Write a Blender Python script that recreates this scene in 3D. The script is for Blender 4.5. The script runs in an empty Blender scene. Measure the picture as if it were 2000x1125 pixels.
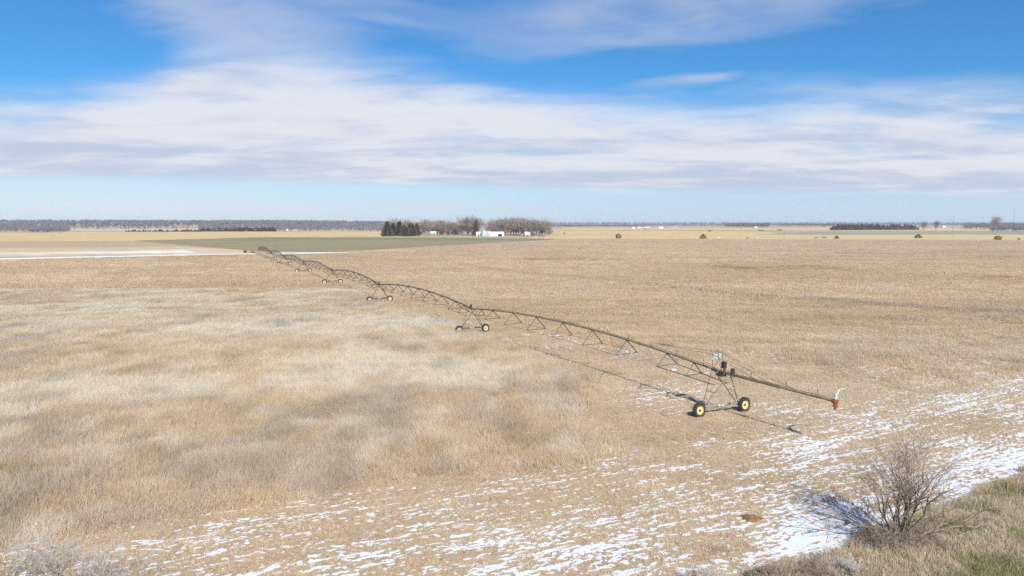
import bpy, math, random
import numpy as np
from mathutils import Vector, Matrix
R = math.radians
# ------------------------------------------------------------------ camera, world, sun, exposure
SC = bpy.context.scene
COL = SC.collection
CAM_H, F, HOR = 16.4, 1333.3, 439.0            # metres; focal length and horizon row on the 2000 x 1125 frame
PITCH = math.atan((562.5 - HOR) / F)
cd = bpy.data.cameras.new('camera'); cam = bpy.data.objects.new('camera', cd); COL.objects.link(cam)
cam.location = (0, 0, CAM_H); cam.rotation_euler = (math.pi / 2 - PITCH, 0, 0)
cd.sensor_width = 36; cd.lens = 36 * F / 2000; cd.clip_start = 0.5; cd.clip_end = 40000
SC.camera = cam
SC.view_settings.view_transform = 'Standard'; SC.view_settings.look = 'None'
SC.view_settings.exposure = 0.5; SC.view_settings.gamma = 1
SC.cycles.use_denoising = False
SC.cycles.max_bounces = 5; SC.cycles.diffuse_bounces = 2; SC.cycles.transparent_max_bounces = 8
SC.cycles.volume_bounces = 0
SUN_EL, SUN_AZ = 39.0, 164.5                    # behind the camera, a little to the right
sd = bpy.data.lights.new('sun', 'SUN'); sd.energy = 4.8; sd.angle = R(0.5); sd.color = (1, .965, .90)
sun = bpy.data.objects.new('sun', sd); COL.objects.link(sun)
sv = Vector((math.sin(R(SUN_AZ)) * math.cos(R(SUN_EL)), math.cos(R(SUN_AZ)) * math.cos(R(SUN_EL)), math.sin(R(SUN_EL))))
sun.rotation_euler = sv.to_track_quat('Z', 'Y').to_euler(); sun.location = (30, -60, 60)


class NT:
    """small helper for writing node trees"""
    def __init__(s, tree): s.t = tree; s.n = tree.nodes; s.l = tree.links
    def new(s, t, **k):
        n = s.n.new(t)
        for a, b in k.items(): setattr(n, a, b)
        return n
    def lk(s, a, b): s.l.new(a, b)
    def _in(s, sock, v):
        if hasattr(v, 'is_linked'): s.l.new(v, sock)
        else: sock.default_value = v
    def m(s, op, a, b=0.0, c=None, clamp=False):
        n = s.n.new('ShaderNodeMath'); n.operation = op; n.use_clamp = clamp
        s._in(n.inputs[0], a)
        if op not in ('SINE', 'COSINE', 'SQRT', 'ABSOLUTE', 'ARCSINE'): s._in(n.inputs[1], b)
        if c is not None: s._in(n.inputs[2], c)
        return n.outputs[0]
    def ss(s, v, a, b, lo=0.0, hi=1.0):
        n = s.n.new('ShaderNodeMapRange'); n.interpolation_type = 'SMOOTHSTEP'
        s._in(n.inputs[0], v); n.inputs[1].default_value = a; n.inputs[2].default_value = b
        n.inputs[3].default_value = lo; n.inputs[4].default_value = hi
        return n.outputs[0]
    def mix(s, f, a, b, blend='MIX'):
        n = s.n.new('ShaderNodeMix'); n.data_type = 'RGBA'; n.blend_type = blend; n.clamp_result = False
        s._in(n.inputs[0], f)
        s._in(n.inputs[6], a if hasattr(a, 'is_linked') else (*a, 1)); s._in(n.inputs[7], b if hasattr(b, 'is_linked') else (*b, 1))
        return n.outputs[2]
    def noise(s, vec, scale, detail=4, rough=.55, dist=0.0):
        n = s.n.new('ShaderNodeTexNoise'); n.inputs['Scale'].default_value = scale; n.inputs['Detail'].default_value = detail
        n.inputs['Roughness'].default_value = rough; n.inputs['Distortion'].default_value = dist
        if vec is not None: s.l.new(vec, n.inputs['Vector'])
        return n.outputs[0]
    def map(s, vec, scale=(1, 1, 1), rot=(0, 0, 0), loc=(0, 0, 0)):
        n = s.n.new('ShaderNodeMapping'); s.l.new(vec, n.inputs[0])
        n.inputs['Scale'].default_value = scale; n.inputs['Rotation'].default_value = rot; n.inputs['Location'].default_value = loc
        return n.outputs[0]
    def curve(s, v, x0, x1, pts, y1=1.0):
        """piecewise curve through pts (x in x0..x1, y in 0..y1)"""
        t = s.m('DIVIDE', s.m('SUBTRACT', v, x0), x1 - x0, clamp=True)
        n = s.n.new('ShaderNodeFloatCurve'); s.l.new(t, n.inputs['Value'])
        c = n.mapping.curves[0]
        P = [((x - x0) / (x1 - x0), y / y1) for x, y in pts]
        c.points[0].location = P[0]; c.points[-1].location = P[-1]
        for p in P[1:-1]: c.points.new(*p)
        n.mapping.update()
        return s.m('MULTIPLY', n.outputs[0], y1)


world = bpy.data.worlds.new('World'); SC.world = world; world.use_nodes = True
W = NT(world.node_tree); W.n.clear()
sky = W.new('ShaderNodeTexSky', sky_type='NISHITA', sun_disc=False)
sky.sun_elevation = R(SUN_EL); sky.sun_rotation = R(SUN_AZ); sky.altitude = 600; sky.air_density = 1.0
sky.dust_density = 0.6; sky.ozone_density = 1.6
gen = W.new('ShaderNodeTexCoord').outputs['Generated']
sx = W.new('ShaderNodeSeparateXYZ'); W.lk(gen, sx.inputs[0])
az = W.m('MULTIPLY', W.m('ARCTAN2', sx.outputs[0], sx.outputs[1]), 57.2958)       # degrees, 0 = north, east positive
el = W.m('MULTIPLY', W.m('ARCSINE', sx.outputs[2]), 57.2958)
# cloud layer coordinates: direction meets a flat deck high above
zc = W.m('MAXIMUM', W.m('ADD', sx.outputs[2], 0.10), 0.04)
deck = W.new('ShaderNodeCombineXYZ')
W.lk(W.m('DIVIDE', sx.outputs[0], zc), deck.inputs[0]); W.lk(W.m('DIVIDE', sx.outputs[1], zc), deck.inputs[1])
deck = deck.outputs[0]
nA = W.noise(W.map(deck, (.55, .9, 1), loc=(3.1, 1.2, 0)), 1.0, 9, .56, .5)      # large soft masses
nB = W.noise(W.map(deck, (.8, 1.5, 1), (0, 0, .12), (7, 2, 0)), 1.0, 7, .52, .6)  # streaks
nC = W.noise(W.map(deck, (2.0, 3.0, 1), (0, 0, -.2), (1, 9, 0)), 1.3, 5, .5, .4)    # fine ripples
ne = W.m('SUBTRACT', nA, .5); nf = W.m('SUBTRACT', nB, .5); nr = W.m('SUBTRACT', nC, .5)
# the main bank: between its flat foot and an uneven top, as elevations over azimuth
top = W.curve(az, -40, 40, [(-40, 8.6), (-36.5, 9.0), (-31, 10.2), (-27.7, 11.4), (-24.2, 13.9), (-20.6, 14.5), (-14.7, 13.9),
                            (-8.5, 12.9), (0, 11.3), (5, 10.4), (10.6, 9.8), (16.7, 9.5), (24, 9.9), (31, 9.9), (40, 9.3)], 20)
wob = W.m('ADD', W.m('MULTIPLY', ne, 4.5), W.m('MULTIPLY', nf, 3.4))
wob = W.m('ADD', wob, W.m('MULTIPLY', nr, 1.2))
bank_t = W.ss(W.m('SUBTRACT', W.m('ADD', top, wob), el), -1.3, 3.4)
foot = W.curve(az, -40, 40, [(-40, 2.9), (-20, 3.2), (0, 2.9), (20, 2.4), (40, 1.9)], 10)
bank_b = W.ss(W.m('SUBTRACT', W.m('ADD', el, W.m('MULTIPLY', nf, 1.0)), foot), -.35, .75)
bank = W.m('MULTIPLY', bank_t, bank_b)
dens = W.ss(W.m('ADD', nA, W.m('MULTIPLY', nr, .35)), .28, .56, .80, 1.0)
bank = W.m('MULTIPLY', bank, dens)
# blue gaps inside the bank's right side and thin veils above it
def blob(a0, e0, wa, we, tilt=0.0):
    da = W.m('SUBTRACT', az, a0); de = W.m('SUBTRACT', W.m('SUBTRACT', el, e0), W.m('MULTIPLY', da, tilt))
    da = W.m('DIVIDE', da, wa); de = W.m('DIVIDE', de, we)
    r = W.m('SQRT', W.m('ADD', W.m('MULTIPLY', da, da), W.m('MULTIPLY', de, de)))
    r = W.m('ADD', r, W.m('ADD', W.m('MULTIPLY', nf, 2.2), W.m('MULTIPLY', W.m('ADD', ne, W.m('MULTIPLY', nr, .8)), 1.2)))
    return W.ss(r, 1.05, .25)
veil = blob(15, 16.6, 20, 3.6, .06)
veil = W.m('MAXIMUM', veil, W.m('MULTIPLY', blob(-22, 15.2, 12, 3.0, -.12), .8))
veil = W.m('MAXIMUM', veil, W.m('MULTIPLY', blob(16, 11.5, 9, .9, .05), .95))
veil = W.m('MAXIMUM', veil, W.m('MULTIPLY', blob(-18, 17.6, 20, 1.2, -.12), .8))
veil = W.m('MAXIMUM', veil, W.m('MULTIPLY', blob(-2, 19.8, 60, 2.4), .6))
veil = W.m('MULTIPLY', veil, W.ss(W.m('ADD', nB, W.m('MULTIPLY', nr, .5)), .28, .62, .25, .80))
gap = W.m('MULTIPLY', blob(37, 7.0, 4, .7, .05), .6)
bank = W.m('MULTIPLY', bank, W.m('SUBTRACT', 1.0, gap))
clear = W.m('MAXIMUM', blob(-37, 13.5, 9, 3.6, .12), W.m('MULTIPLY', blob(6, 12.2, 6, 1.2, 0), .9))
bank = W.m('MULTIPLY', bank, W.m('SUBTRACT', 1.0, W.m('MULTIPLY', clear, .9)))
# tones: bright tops, blue grey folds, lavender where thin
fold = W.ss(W.m('ADD', W.m('ADD', W.m('ADD', nB, W.m('MULTIPLY', nr, .35)), W.m('MULTIPLY', ne, 1.0)), W.m('MULTIPLY', W.ss(el, 3.0, 8.5), .13)), .34, .72)
cloudc = W.mix(fold, (4.7, 5.25, 6.55), (6.55, 6.85, 7.55))
veilc = (4.7, 5.2, 6.6)
skyc = W.mix(1.0, sky.outputs[0], (.31, .75, 1.10), 'MULTIPLY')
low = W.ss(el, 10.0, -0.5)
skyc = W.mix(W.m('MULTIPLY', low, .93), skyc, W.mix(W.ss(az, -35, 20), (6.7, 7.2, 7.9), (5.4, 6.3, 7.5)))  # pale air towards the horizon
skyc = W.mix(veil, skyc, veilc)
skyc = W.mix(bank, skyc, cloudc)
bg = W.new('ShaderNodeBackground'); bg.inputs[1].default_value = 0.082
W.lk(skyc, bg.inputs[0]); wo = W.new('ShaderNodeOutputWorld'); W.lk(bg.outputs[0], wo.inputs[0])

# ------------------------------------------------------------------ helpers
rng = np.random.default_rng(7); random.seed(7)
def gp(px, py, z=0.0):
    """ground point seen at a place of the 2000 x 1125 frame"""
    dx = (px - 1000) / F; dy = -(py - 562.5) / F
    y = math.cos(PITCH) + dy * math.sin(PITCH); zz = -math.sin(PITCH) + dy * math.cos(PITCH)
    t = (z - CAM_H) / zz
    return (dx * t, y * t)

_perm = np.random.default_rng(99).random(1 << 16)
def _h(ix, iy, seed):
    k = (ix.astype(np.int64) * 73856093) ^ (iy.astype(np.int64) * 19349663) ^ (seed * 83492791)
    return _perm[(k ^ (k >> 13)) & 0xFFFF]
def vnoise(x, y, seed=0):
    x = np.asarray(x, float); y = np.asarray(y, float)
    ix = np.floor(x); iy = np.floor(y); fx = x - ix; fy = y - iy
    fx = fx * fx * (3 - 2 * fx); fy = fy * fy * (3 - 2 * fy)
    ix = ix.astype(np.int64); iy = iy.astype(np.int64)
    a = _h(ix, iy, seed); b = _h(ix + 1, iy, seed); c = _h(ix, iy + 1, seed); d = _h(ix + 1, iy + 1, seed)
    return (a * (1 - fx) + b * fx) * (1 - fy) + (c * (1 - fx) + d * fx) * fy
def fbm(x, y, seed=0, oct=4, gain=.5):
    s = 0; a = 1; t = 0
    for i in range(oct):
        s = s + a * vnoise(x * 2 ** i + 17.3 * i, y * 2 ** i - 9.1 * i, seed + i); t += a; a *= gain
    return s / t
def sst(v, a, b):
    t = np.clip((np.asarray(v, float) - a) / (b - a), 0, 1); return t * t * (3 - 2 * t)

def terrain(x, y):
    """ground height: flat river plain, low hills far to the left and right"""
    x = np.asarray(x, float); y = np.asarray(y, float)
    left = sst(-x, -250, 900)
    h = sst(y, 1500, 2700) * (9 + 14 * left)
    h = h - 2.0 * np.exp(-((y - 1620) / 120) ** 2) * left
    h = h + sst(y, 5200, 7600) * 9
    h = h + sst(y, 700, 1500) * (fbm(x / 420, y / 520, 5, 3) - .5) * 3.0
    h = h + sst(np.hypot(x, y), 90, 260) * (fbm(x / 60, y / 60, 8, 2) - .5) * .25
    h = h + (fbm(x / 7, y / 7, 31, 3) - .5) * .12
    return h
def th(x, y): return float(terrain(x, y))

_D = np.concatenate([np.arange(20, 1000, 1.0), np.arange(1000, 9000, 4.0)])
def gpt(px, py):
    """first place where the line of sight meets the real terrain"""
    a = gp(px, py); k = a[0] / a[1]; s = CAM_H / a[1]
    hit = np.nonzero(CAM_H - s * _D < terrain(k * _D, _D))[0]
    d = _D[hit[0]] if len(hit) else 9000.0
    return (k * d, d)
class MB:
    def __init__(s): s.v = []; s.f = []
    def add(s, vs, fs):
        o = len(s.v); s.v += [tuple(v) for v in vs]; s.f += [tuple(i + o for i in f) for f in fs]; return s
    def box(s, c, size, rot=0.0, tilt=None):
        x, y, z = [k / 2 for k in size]; ca, sa = math.cos(rot), math.sin(rot)
        vs = [(c[0] + a * x * ca - b * y * sa, c[1] + a * x * sa + b * y * ca, c[2] + d * z) for a in (-1, 1) for b in (-1, 1) for d in (-1, 1)]
        return s.add(vs, [(0, 1, 3, 2), (4, 6, 7, 5), (0, 4, 5, 1), (2, 3, 7, 6), (0, 2, 6, 4), (1, 5, 7, 3)])
    def tube(s, pts, rad, n=6, cap=True):
        pts = [Vector(p) for p in pts]
        if not hasattr(rad, '__len__'): rad = [rad] * len(pts)
        o = len(s.v); d0 = (pts[-1] - pts[0]).normalized()
        up = Vector((0, 0, 1)) if abs(d0.z) < .9 else Vector((1, 0, 0))
        for i, p in enumerate(pts):
            d = (pts[min(i + 1, len(pts) - 1)] - pts[max(i - 1, 0)])
            d = d.normalized() if d.length > 1e-9 else d0
            a = d.cross(up)
            if a.length < 1e-4: a = d.cross(Vector((0, 1, 0)))
            a.normalize(); b = d.cross(a)
            for k in range(n):
                t = 2 * math.pi * k / n; q = p + (a * math.cos(t) + b * math.sin(t)) * rad[i]; s.v.append((q.x, q.y, q.z))
        for i in range(len(pts) - 1):
            for k in range(n):
                A = o + i * n + k; B = o + i * n + (k + 1) % n; s.f.append((A, B, B + n, A + n))
        if cap and n > 2:
            s.f.append(tuple(o + k for k in range(n))[::-1]); e = o + (len(pts) - 1) * n; s.f.append(tuple(e + k for k in range(n)))
        return s
    def bar(s, a, b, w=.06, h=None): return s.tube([a, b], (w if h is None else (w + h) / 2) * .62, 4)
    def lathe(s, c, axis, prof, n=24):
        """prof: (radius, offset along axis)"""
        ax = Vector(axis).normalized(); a = ax.orthogonal().normalized(); b = ax.cross(a); c = Vector(c); o = len(s.v)
        for r, t in prof:
            for k in range(n):
                w = 2 * math.pi * k / n; q = c + ax * t + (a * math.cos(w) + b * math.sin(w)) * r; s.v.append(tuple(q))
        for i in range(len(prof) - 1):
            for k in range(n):
                A = o + i * n + k; B = o + i * n + (k + 1) % n; s.f.append((A, B, B + n, A + n))
        return s
    def mesh(s, name, org=(0, 0, 0), smooth=False):
        me = bpy.data.meshes.new(name)
        me.from_pydata([(v[0] - org[0], v[1] - org[1], v[2] - org[2]) for v in s.v], [], s.f)
        if smooth: me.polygons.foreach_set('use_smooth', [True] * len(me.polygons))
        me.update(); return me

WORLD = {}
def tag(o, label=None, cat=None, group=None, kind=None):
    if label: o['label'] = label
    if cat: o['category'] = cat
    if group: o['group'] = group
    if kind: o['kind'] = kind
    return o
def part(name, mb, mat, parent=None, org=None, smooth=False, mesh=None):
    pw = WORLD.get(parent.name, (0, 0, 0)) if parent else (0, 0, 0)
    if org is None: org = pw
    me = mesh or mb.mesh(name, org, smooth)
    if mat and not me.materials: me.materials.append(mat)
    o = bpy.data.objects.new(name, me); COL.objects.link(o)
    if parent: o.parent = parent
    o.location = tuple(org[i] - pw[i] for i in range(3)); WORLD[o.name] = tuple(org)
    return o
def empty(name, loc, label, cat, group=None):
    o = bpy.data.objects.new(name, None); COL.objects.link(o); o.location = loc; WORLD[o.name] = tuple(loc)
    return tag(o, label, cat, group)
KIDS = {}
def register(root, kids): KIDS[root.name] = kids; return root
def dup(root, loc, rz=0.0, sc=1.0, label=None, group=None):
    r = root.copy(); COL.objects.link(r); r.location = loc; r.rotation_euler = (0, 0, rz)
    r.scale = (sc, sc, sc) if not hasattr(sc, '__len__') else sc
    if label: r['label'] = label
    if group: r['group'] = group
    for ch in KIDS[root.name]:
        c = ch.copy(); COL.objects.link(c); c.parent = r
        for g in [q for q in GRAND.get(ch.name, [])]:
            d = g.copy(); COL.objects.link(d); d.parent = c
    return r
GRAND = {}

def srgb(r, g, b):
    f = lambda c: (c / 255 / 12.92) if c / 255 < .04045 else ((c / 255 + .055) / 1.055) ** 2.4
    return (f(r), f(g), f(b))
def material(name, col, rough=.7, metal=0.0, var=.25, scale=4.0, col2=None, bump=0.0, spec=.4, trans=0.0):
    m = bpy.data.materials.new(name); m.use_nodes = True; T = NT(m.node_tree); T.n.clear()
    pos = T.new('ShaderNodeTexCoord').outputs['Object']
    n = T.noise(pos, scale, 5, .6)
    c2 = col2 or tuple(c * (1 - var) for c in col)
    c = T.mix(T.ss(n, .35, .65), col, c2)
    b = T.new('ShaderNodeBsdfPrincipled'); T.lk(c, b.inputs['Base Color']); b.inputs['Roughness'].default_value = rough
    b.inputs['Metallic'].default_value = metal; b.inputs['Specular IOR Level'].default_value = spec
    if bump:
        bn = T.new('ShaderNodeBump'); bn.inputs['Strength'].default_value = bump; bn.inputs['Distance'].default_value = .02
        T.lk(T.noise(pos, scale * 3, 4), bn.inputs['Height']); T.lk(bn.outputs[0], b.inputs['Normal'])
    out = T.new('ShaderNodeOutputMaterial'); s = b.outputs[0]
    if trans:
        tr = T.new('ShaderNodeBsdfTranslucent'); T.lk(c, tr.inputs[0]); mx = T.new('ShaderNodeMixShader')
        mx.inputs[0].default_value = trans; T.lk(s, mx.inputs[1]); T.lk(tr.outputs[0], mx.inputs[2]); s = mx.outputs[0]
    T.lk(s, out.inputs[0]); return m

# ------------------------------------------------------------------ where things stand
PIV = np.array([-137.0, 370.0])
TOW = [(18.15, 58.3), (-6.1, 103.0), (-28.3, 145.0), (-50.2, 190.0), (-72.6, 237.0), (-93.6, 280.0), (-115.0, 325.0)]
def polar(x, y):
    dx = x - PIV[0]; dy = y - PIV[1]; r = np.hypot(dx, dy); return r, np.arctan2(dy, dx) * 350
def pline_side(x, y):
    """metres right of the machine's line (negative: still unmown tall grass)"""
    a = np.array(TOW[0]); d = (a - PIV) / np.linalg.norm(a - PIV)
    return -((x - a[0]) * d[1] - (y - a[1]) * d[0])
VA = np.array(gp(1530, 1140)); VB = np.array(gp(2000, 940))
def verge_side(x, y):
    """metres beyond the field edge, onto the green verge"""
    d = (VB - VA) / np.linalg.norm(VB - VA)
    return (x - VA[0]) * d[1] - (y - VA[1]) * d[0] + (fbm(x / 3, y / 3, 77, 3) - .5) * 2.4
def tall_mask(x, y):
    r, s = polar(x, y); w = (fbm(x / 9, y / 9, 12, 3) - .5)
    a = sst(353.3 + w * 5 - r, -.6, 1.6)
    b = sst(-pline_side(x, y) + w * 6 - sst(y, 77, 54) * 11.5 - 1.6, -1.0, 2.2)
    return a * b
def snow_cover(x, y):
    r, s = polar(x, y)
    u = (s - polar(*gp(1000, 1000))[1])                      # metres along the rows, east positive
    e = sst(u, -12, 32)
    c = (.17 + .08 * sst(-u, 0, 14)) * sst(r, 352.0, 356) + .07 * e * sst(r, 350, 360) + .12 * sst(r, 359, 368) * (.2 + .8 * e) + .22 * e * np.exp(-((verge_side(x, y) + 2.2) / 2.2) ** 2)
    for px, py, rad, val in [(1680, 1045, 3.2, .62), (1580, 1075, 3.0, .45), (1950, 900, 4.5, .28), (1850, 950, 3.5, .25), (1560, 1000, 3.5, .25),
                             (1560, 865, 4.5, .25), (1700, 820, 4.0, .22), (1290, 760, 3.6, .28), (1240, 690, 3.5, .22), (1480, 690, 4, .22),
                             (1740, 728, 4.0, .32), (1330, 722, 3.0, .2), (1890, 712, 4.5, .2), (1985, 745, 6, .3), (1290, 790, 2.5, .25),
                             (960, 1050, 3, .18), (1120, 1090, 3.5, .3), (700, 1100, 3, .2), (1540, 800, 2.5, .2), (1830, 780, 5, .22), (1370, 600, 9, .12), (1100, 660, 6, .16)]:
        gx, gy = gp(px, py); dd = ((x - gx) ** 2 + (y - gy) ** 2) / rad ** 2
        c = c + (val * .65 + .08) * np.exp(-dd)
    c = c * (1 - .85 * tall_mask(x, y)) * (1 - sst(verge_side(x, y), -.6, .8) * .93)
    return c
NSTD = .093
def bare_mask(x, y):
    m = 0 * x
    for px0, px1, py, w in [(1400, 1640, 523, 15), (1890, 2040, 543, 8), (1000, 1200, 506, 12)]:
        a = gp(px0, py); b = gp(px1, py)
        m = m + sst(x, a[0] - 8, a[0] + 12) * sst(-x, -b[0] - 8, -b[0] + 12) * np.exp(-((y - a[1]) / w) ** 2)
    return np.clip(m * sst(fbm(x / 14, y / 3.5, 55, 3), .38, .56), 0, 1)
def snow_value(x, y):
    """0..1, broken into rows that circle the pivot"""
    r, s = polar(x, y)
    r = r + (fbm(s / 9, r / 3, 3, 2) - .5) * .8
    rows = fbm(r / .24, s / 2.6, 41, 2); mid = fbm(r / .85, s / 9, 44, 2); bl = fbm(r / .13, s / .24, 47, 2); big = fbm(x / 5, y / 5, 49, 2)
    n = .32 * rows + .11 * mid + .47 * bl + .10 * big
    c = snow_cover(x, y)
    return sst((n - .5) / NSTD - (.5 - np.clip(c, 0, .97)) * 3.3 - 2.2 * (c < .02), -.12, .32)

# ------------------------------------------------------------------ materials for the land
def ground_material(name, mode):
    m = bpy.data.materials.new(name); m.use_nodes = True; T = NT(m.node_tree); T.n.clear()
    geo = T.new('ShaderNodeNewGeometry'); pos = geo.outputs['Position']
    big = T.noise(pos, .022, 4, .55, .4); mid = T.noise(pos, .17, 4, .6, .3); fine = T.noise(pos, 3.1, 6, .72)
    rot = T.map(pos, (.16, 1.3, 1), (0, 0, R(-27))); streak = T.noise(rot, .9, 5, .65)
    flat = T.map(pos, (.010, .05, 1), (0, 0, R(6))); bands = T.noise(flat, 1.0, 6, .65)
    if mode == 'dry':
        c = T.mix(T.ss(mid, .32, .68), (.50, .375, .245), (.42, .31, .195))
        c = T.mix(T.m('MULTIPLY', T.ss(bands, .40, .66), .75), c, (.54, .42, .28))
        c = T.mix(T.m('MULTIPLY', T.ss(streak, .45, .7), .5), c, (.34, .24, .145))
        c = T.mix(T.m('MULTIPLY', T.ss(fine, .38, .62), .55), c, (.29, .20, .125))
        at = T.new('ShaderNodeAttribute', attribute_name='masks'); sp = T.new('ShaderNodeSeparateColor'); T.lk(at.outputs['Color'], sp.inputs[0])
        snow, verge, bare = sp.outputs[0], sp.outputs[1], sp.outputs[2]
        vg = T.mix(T.ss(mid, .42, .62), (.22, .20, .11), (.40, .32, .21)); vg = T.mix(T.m('MULTIPLY', T.ss(fine, .4, .65), .5), vg, (.20, .17, .10))
        c = T.mix(verge, c, vg)
        c = T.mix(T.m('MULTIPLY', bare, T.ss(T.noise(T.map(pos, (.05, .5, 1)), 1.0, 6, .7), .40, .56)), c, (.20, .115, .07))
        f2 = T.noise(pos, 11.0, 5, .75)
        sm = T.ss(T.m('ADD', snow, T.m('MULTIPLY', T.m('SUBTRACT', f2, .5), 1.7)), .38, .62)
        c = T.mix(sm, c, (.68, .69, .72))
        hgt = T.m('ADD', T.m('MULTIPLY', fine, .09), T.m('MULTIPLY', sm, .03))
    elif mode == 'gold':
        c = T.mix(T.ss(bands, .38, .62), (.60, .44, .215), (.52, .375, .185))
        c = T.mix(T.m('MULTIPLY', T.ss(mid, .5, .75), .4), c, (.66, .50, .28)); c = T.mix(T.m('MULTIPLY', T.ss(fine, .45, .7), .3), c, (.50, .36, .20))
        hgt = T.m('MULTIPLY', fine, .1)
    elif mode == 'green':
        c = T.mix(T.ss(bands, .36, .6), (.235, .20, .10), (.30, .245, .14))
        g = T.noise(T.map(pos, (.004, .012, 1), loc=(2, 5, 0)), 1.3, 3)
        sepx = T.new('ShaderNodeSeparateXYZ'); T.lk(pos, sepx.inputs[0])
        c = T.mix(T.m('MULTIPLY', T.ss(sepx.outputs[1], 640, 860), T.ss(g, .36, .55, .10, .50)), c, (.12, .155, .055))
        c = T.mix(T.m('MULTIPLY', T.ss(fine, .45, .7), .3), c, (.17, .15, .08))
        hgt = T.m('MULTIPLY', fine, .06)
    elif mode == 'teal':
        c = T.mix(T.ss(bands, .4, .6), (.235, .26, .20), (.32, .32, .24)); hgt = T.m('MULTIPLY', fine, .05)
    elif mode == 'greyfield':
        c = T.mix(T.ss(bands, .35, .65), (.40, .38, .34), (.52, .46, .36)); hgt = T.m('MULTIPLY', fine, .05)
    elif mode == 'patchsnow':
        s1 = T.noise(T.map(pos, (.05, .30, 1), (0, 0, R(-6))), 1.2, 8, .74)
        at = T.new('ShaderNodeAttribute', attribute_name='masks'); sp = T.new('ShaderNodeSeparateColor'); T.lk(at.outputs['Color'], sp.inputs[0])
        k = T.ss(T.m('ADD', s1, T.m('MULTIPLY', T.m('SUBTRACT', sp.outputs[0], .5), .9)), .46, .60)
        c = T.mix(k, T.mix(T.ss(bands, .4, .6), (.47, .345, .185), (.55, .42, .25)), (.78, .78, .80)); hgt = T.m('MULTIPLY', fine, .05)
    b = T.new('ShaderNodeBsdfPrincipled'); T.lk(c, b.inputs['Base Color']); b.inputs['Roughness'].default_value = .9
    b.inputs['Specular IOR Level'].default_value = .15
    bn = T.new('ShaderNodeBump'); bn.inputs['Strength'].default_value = .8; bn.inputs['Distance'].default_value = 1.0
    T.lk(hgt, bn.inputs['Height']); T.lk(bn.outputs[0], b.inputs['Normal'])
    o = T.new('ShaderNodeOutputMaterial'); T.lk(b.outputs[0], o.inputs[0]); return m

# ------------------------------------------------------------------ the ground, one sheet out to the horizon
def graded(lo, hi, step, far_lo, far_hi, g=1.09):
    mid = list(np.arange(lo, hi + 1e-6, step)); a = []; s = step; v = lo
    while v > far_lo: s *= g; v -= s; a.append(v)
    b = []; s = step; v = hi
    while v < far_hi: s *= g; v += s; b.append(v)
    return np.array(a[::-1] + mid + b)
gx = graded(-34, 50, .085, -16000, 16000, 1.06); gy = graded(27, 66, .08, -300, 18000, 1.03)
X, Y = np.meshgrid(gx, gy)
xf, yf = X.ravel(), Y.ravel()
snow = snow_value(xf, yf); snow[(yf > 150)] = 0
Z = terrain(xf, yf) + snow * .03 + sst(verge_side(xf, yf), -2, 4) * .35 * (yf < 120)
verge = sst(verge_side(xf, yf), -.5, 1.0) * (yf < 140)
bare = bare_mask(xf, yf)
ny, nx = X.shape
me = bpy.data.meshes.new('ground'); me.vertices.add(nx * ny)
me.vertices.foreach_set('co', np.stack([xf, yf, Z], 1).astype(np.float32).ravel())
idx = np.arange(nx * ny).reshape(ny, nx)
q = np.stack([idx[:-1, :-1], idx[:-1, 1:], idx[1:, 1:], idx[1:, :-1]], -1).reshape(-1, 4)
me.loops.add(q.size); me.loops.foreach_set('vertex_index', q.ravel().astype(np.int32))
me.polygons.add(len(q)); me.polygons.foreach_set('loop_start', (np.arange(len(q)) * 4).astype(np.int32)); me.polygons.foreach_set('use_smooth', np.ones(len(q), bool))
me.update(calc_edges=True)
ca = me.color_attributes.new('masks', 'FLOAT_COLOR', 'POINT')
ca.data.foreach_set('color', np.stack([snow, verge, np.clip(bare, 0, 1), np.ones_like(snow)], 1).astype(np.float32).ravel())
me.materials.append(ground_material('dry_ground', 'dry'))
ground = bpy.data.objects.new('ground', me); COL.objects.link(ground); tag(ground, kind='structure')

def field(name, corners, mat, lift=.03, div=26, maskfn=None, world=False):
    """a field laid over the ground: four pixel corners (near-left, near-right, far-right, far-left) give its real outline"""
    P = [np.array(gpt(*c)) for c in corners]
    vs = []; mk = []
    for j in range(div + 1):
        v = j / div
        for i in range(div * 3 + 1):
            u = i / (div * 3)
            p = (P[0] * (1 - u) + P[1] * u) * (1 - v) + (P[3] * (1 - u) + P[2] * u) * v
            jit = (vnoise(u * 37, v * 3, 3) - .5) * (p[1] / 260) if v in (0, 1) else 0
            vs.append((p[0], p[1] + jit, 0)); mk.append(maskfn(u, v) if maskfn else 0)
    a = np.array(vs); n = div * 3 + 1
    a[:, 2] = terrain(a[:, 0], a[:, 1]) + lift + np.maximum(0, a[:, 1] - 800) * 2e-4
    f = [(j * n + i, j * n + i + 1, (j + 1) * n + i + 1, (j + 1) * n + i) for j in range(div) for i in range(n - 1)]
    m = bpy.data.meshes.new(name); m.from_pydata([tuple(v) for v in a], [], f); m.materials.append(mat)
    m.polygons.foreach_set('use_smooth', [True] * len(m.polygons))
    if maskfn:
        c = m.color_attributes.new('masks', 'FLOAT_COLOR', 'POINT'); k = np.array(mk)
        c.data.foreach_set('color', np.stack([k, k, k, k * 0 + 1], 1).astype(np.float32).ravel())
    o = bpy.data.objects.new(name, m); COL.objects.link(o); return tag(o, kind='structure')
gold = ground_material('cut_stubble', 'gold'); green = ground_material('winter_wheat', 'green'); teal = ground_material('frosted_pasture', 'teal')
greyf = ground_material('far_pasture', 'greyfield'); psnow = ground_material('thin_snow', 'patchsnow')
field('stubble_field', [(-260, 473), (330, 470.5), (760, 460.5), (-260, 453.4)], gold, .05)
field('stubble_field', [(250, 471.5), (745, 461.8), (745, 452.4), (100, 453)], gold, .06)
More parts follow.
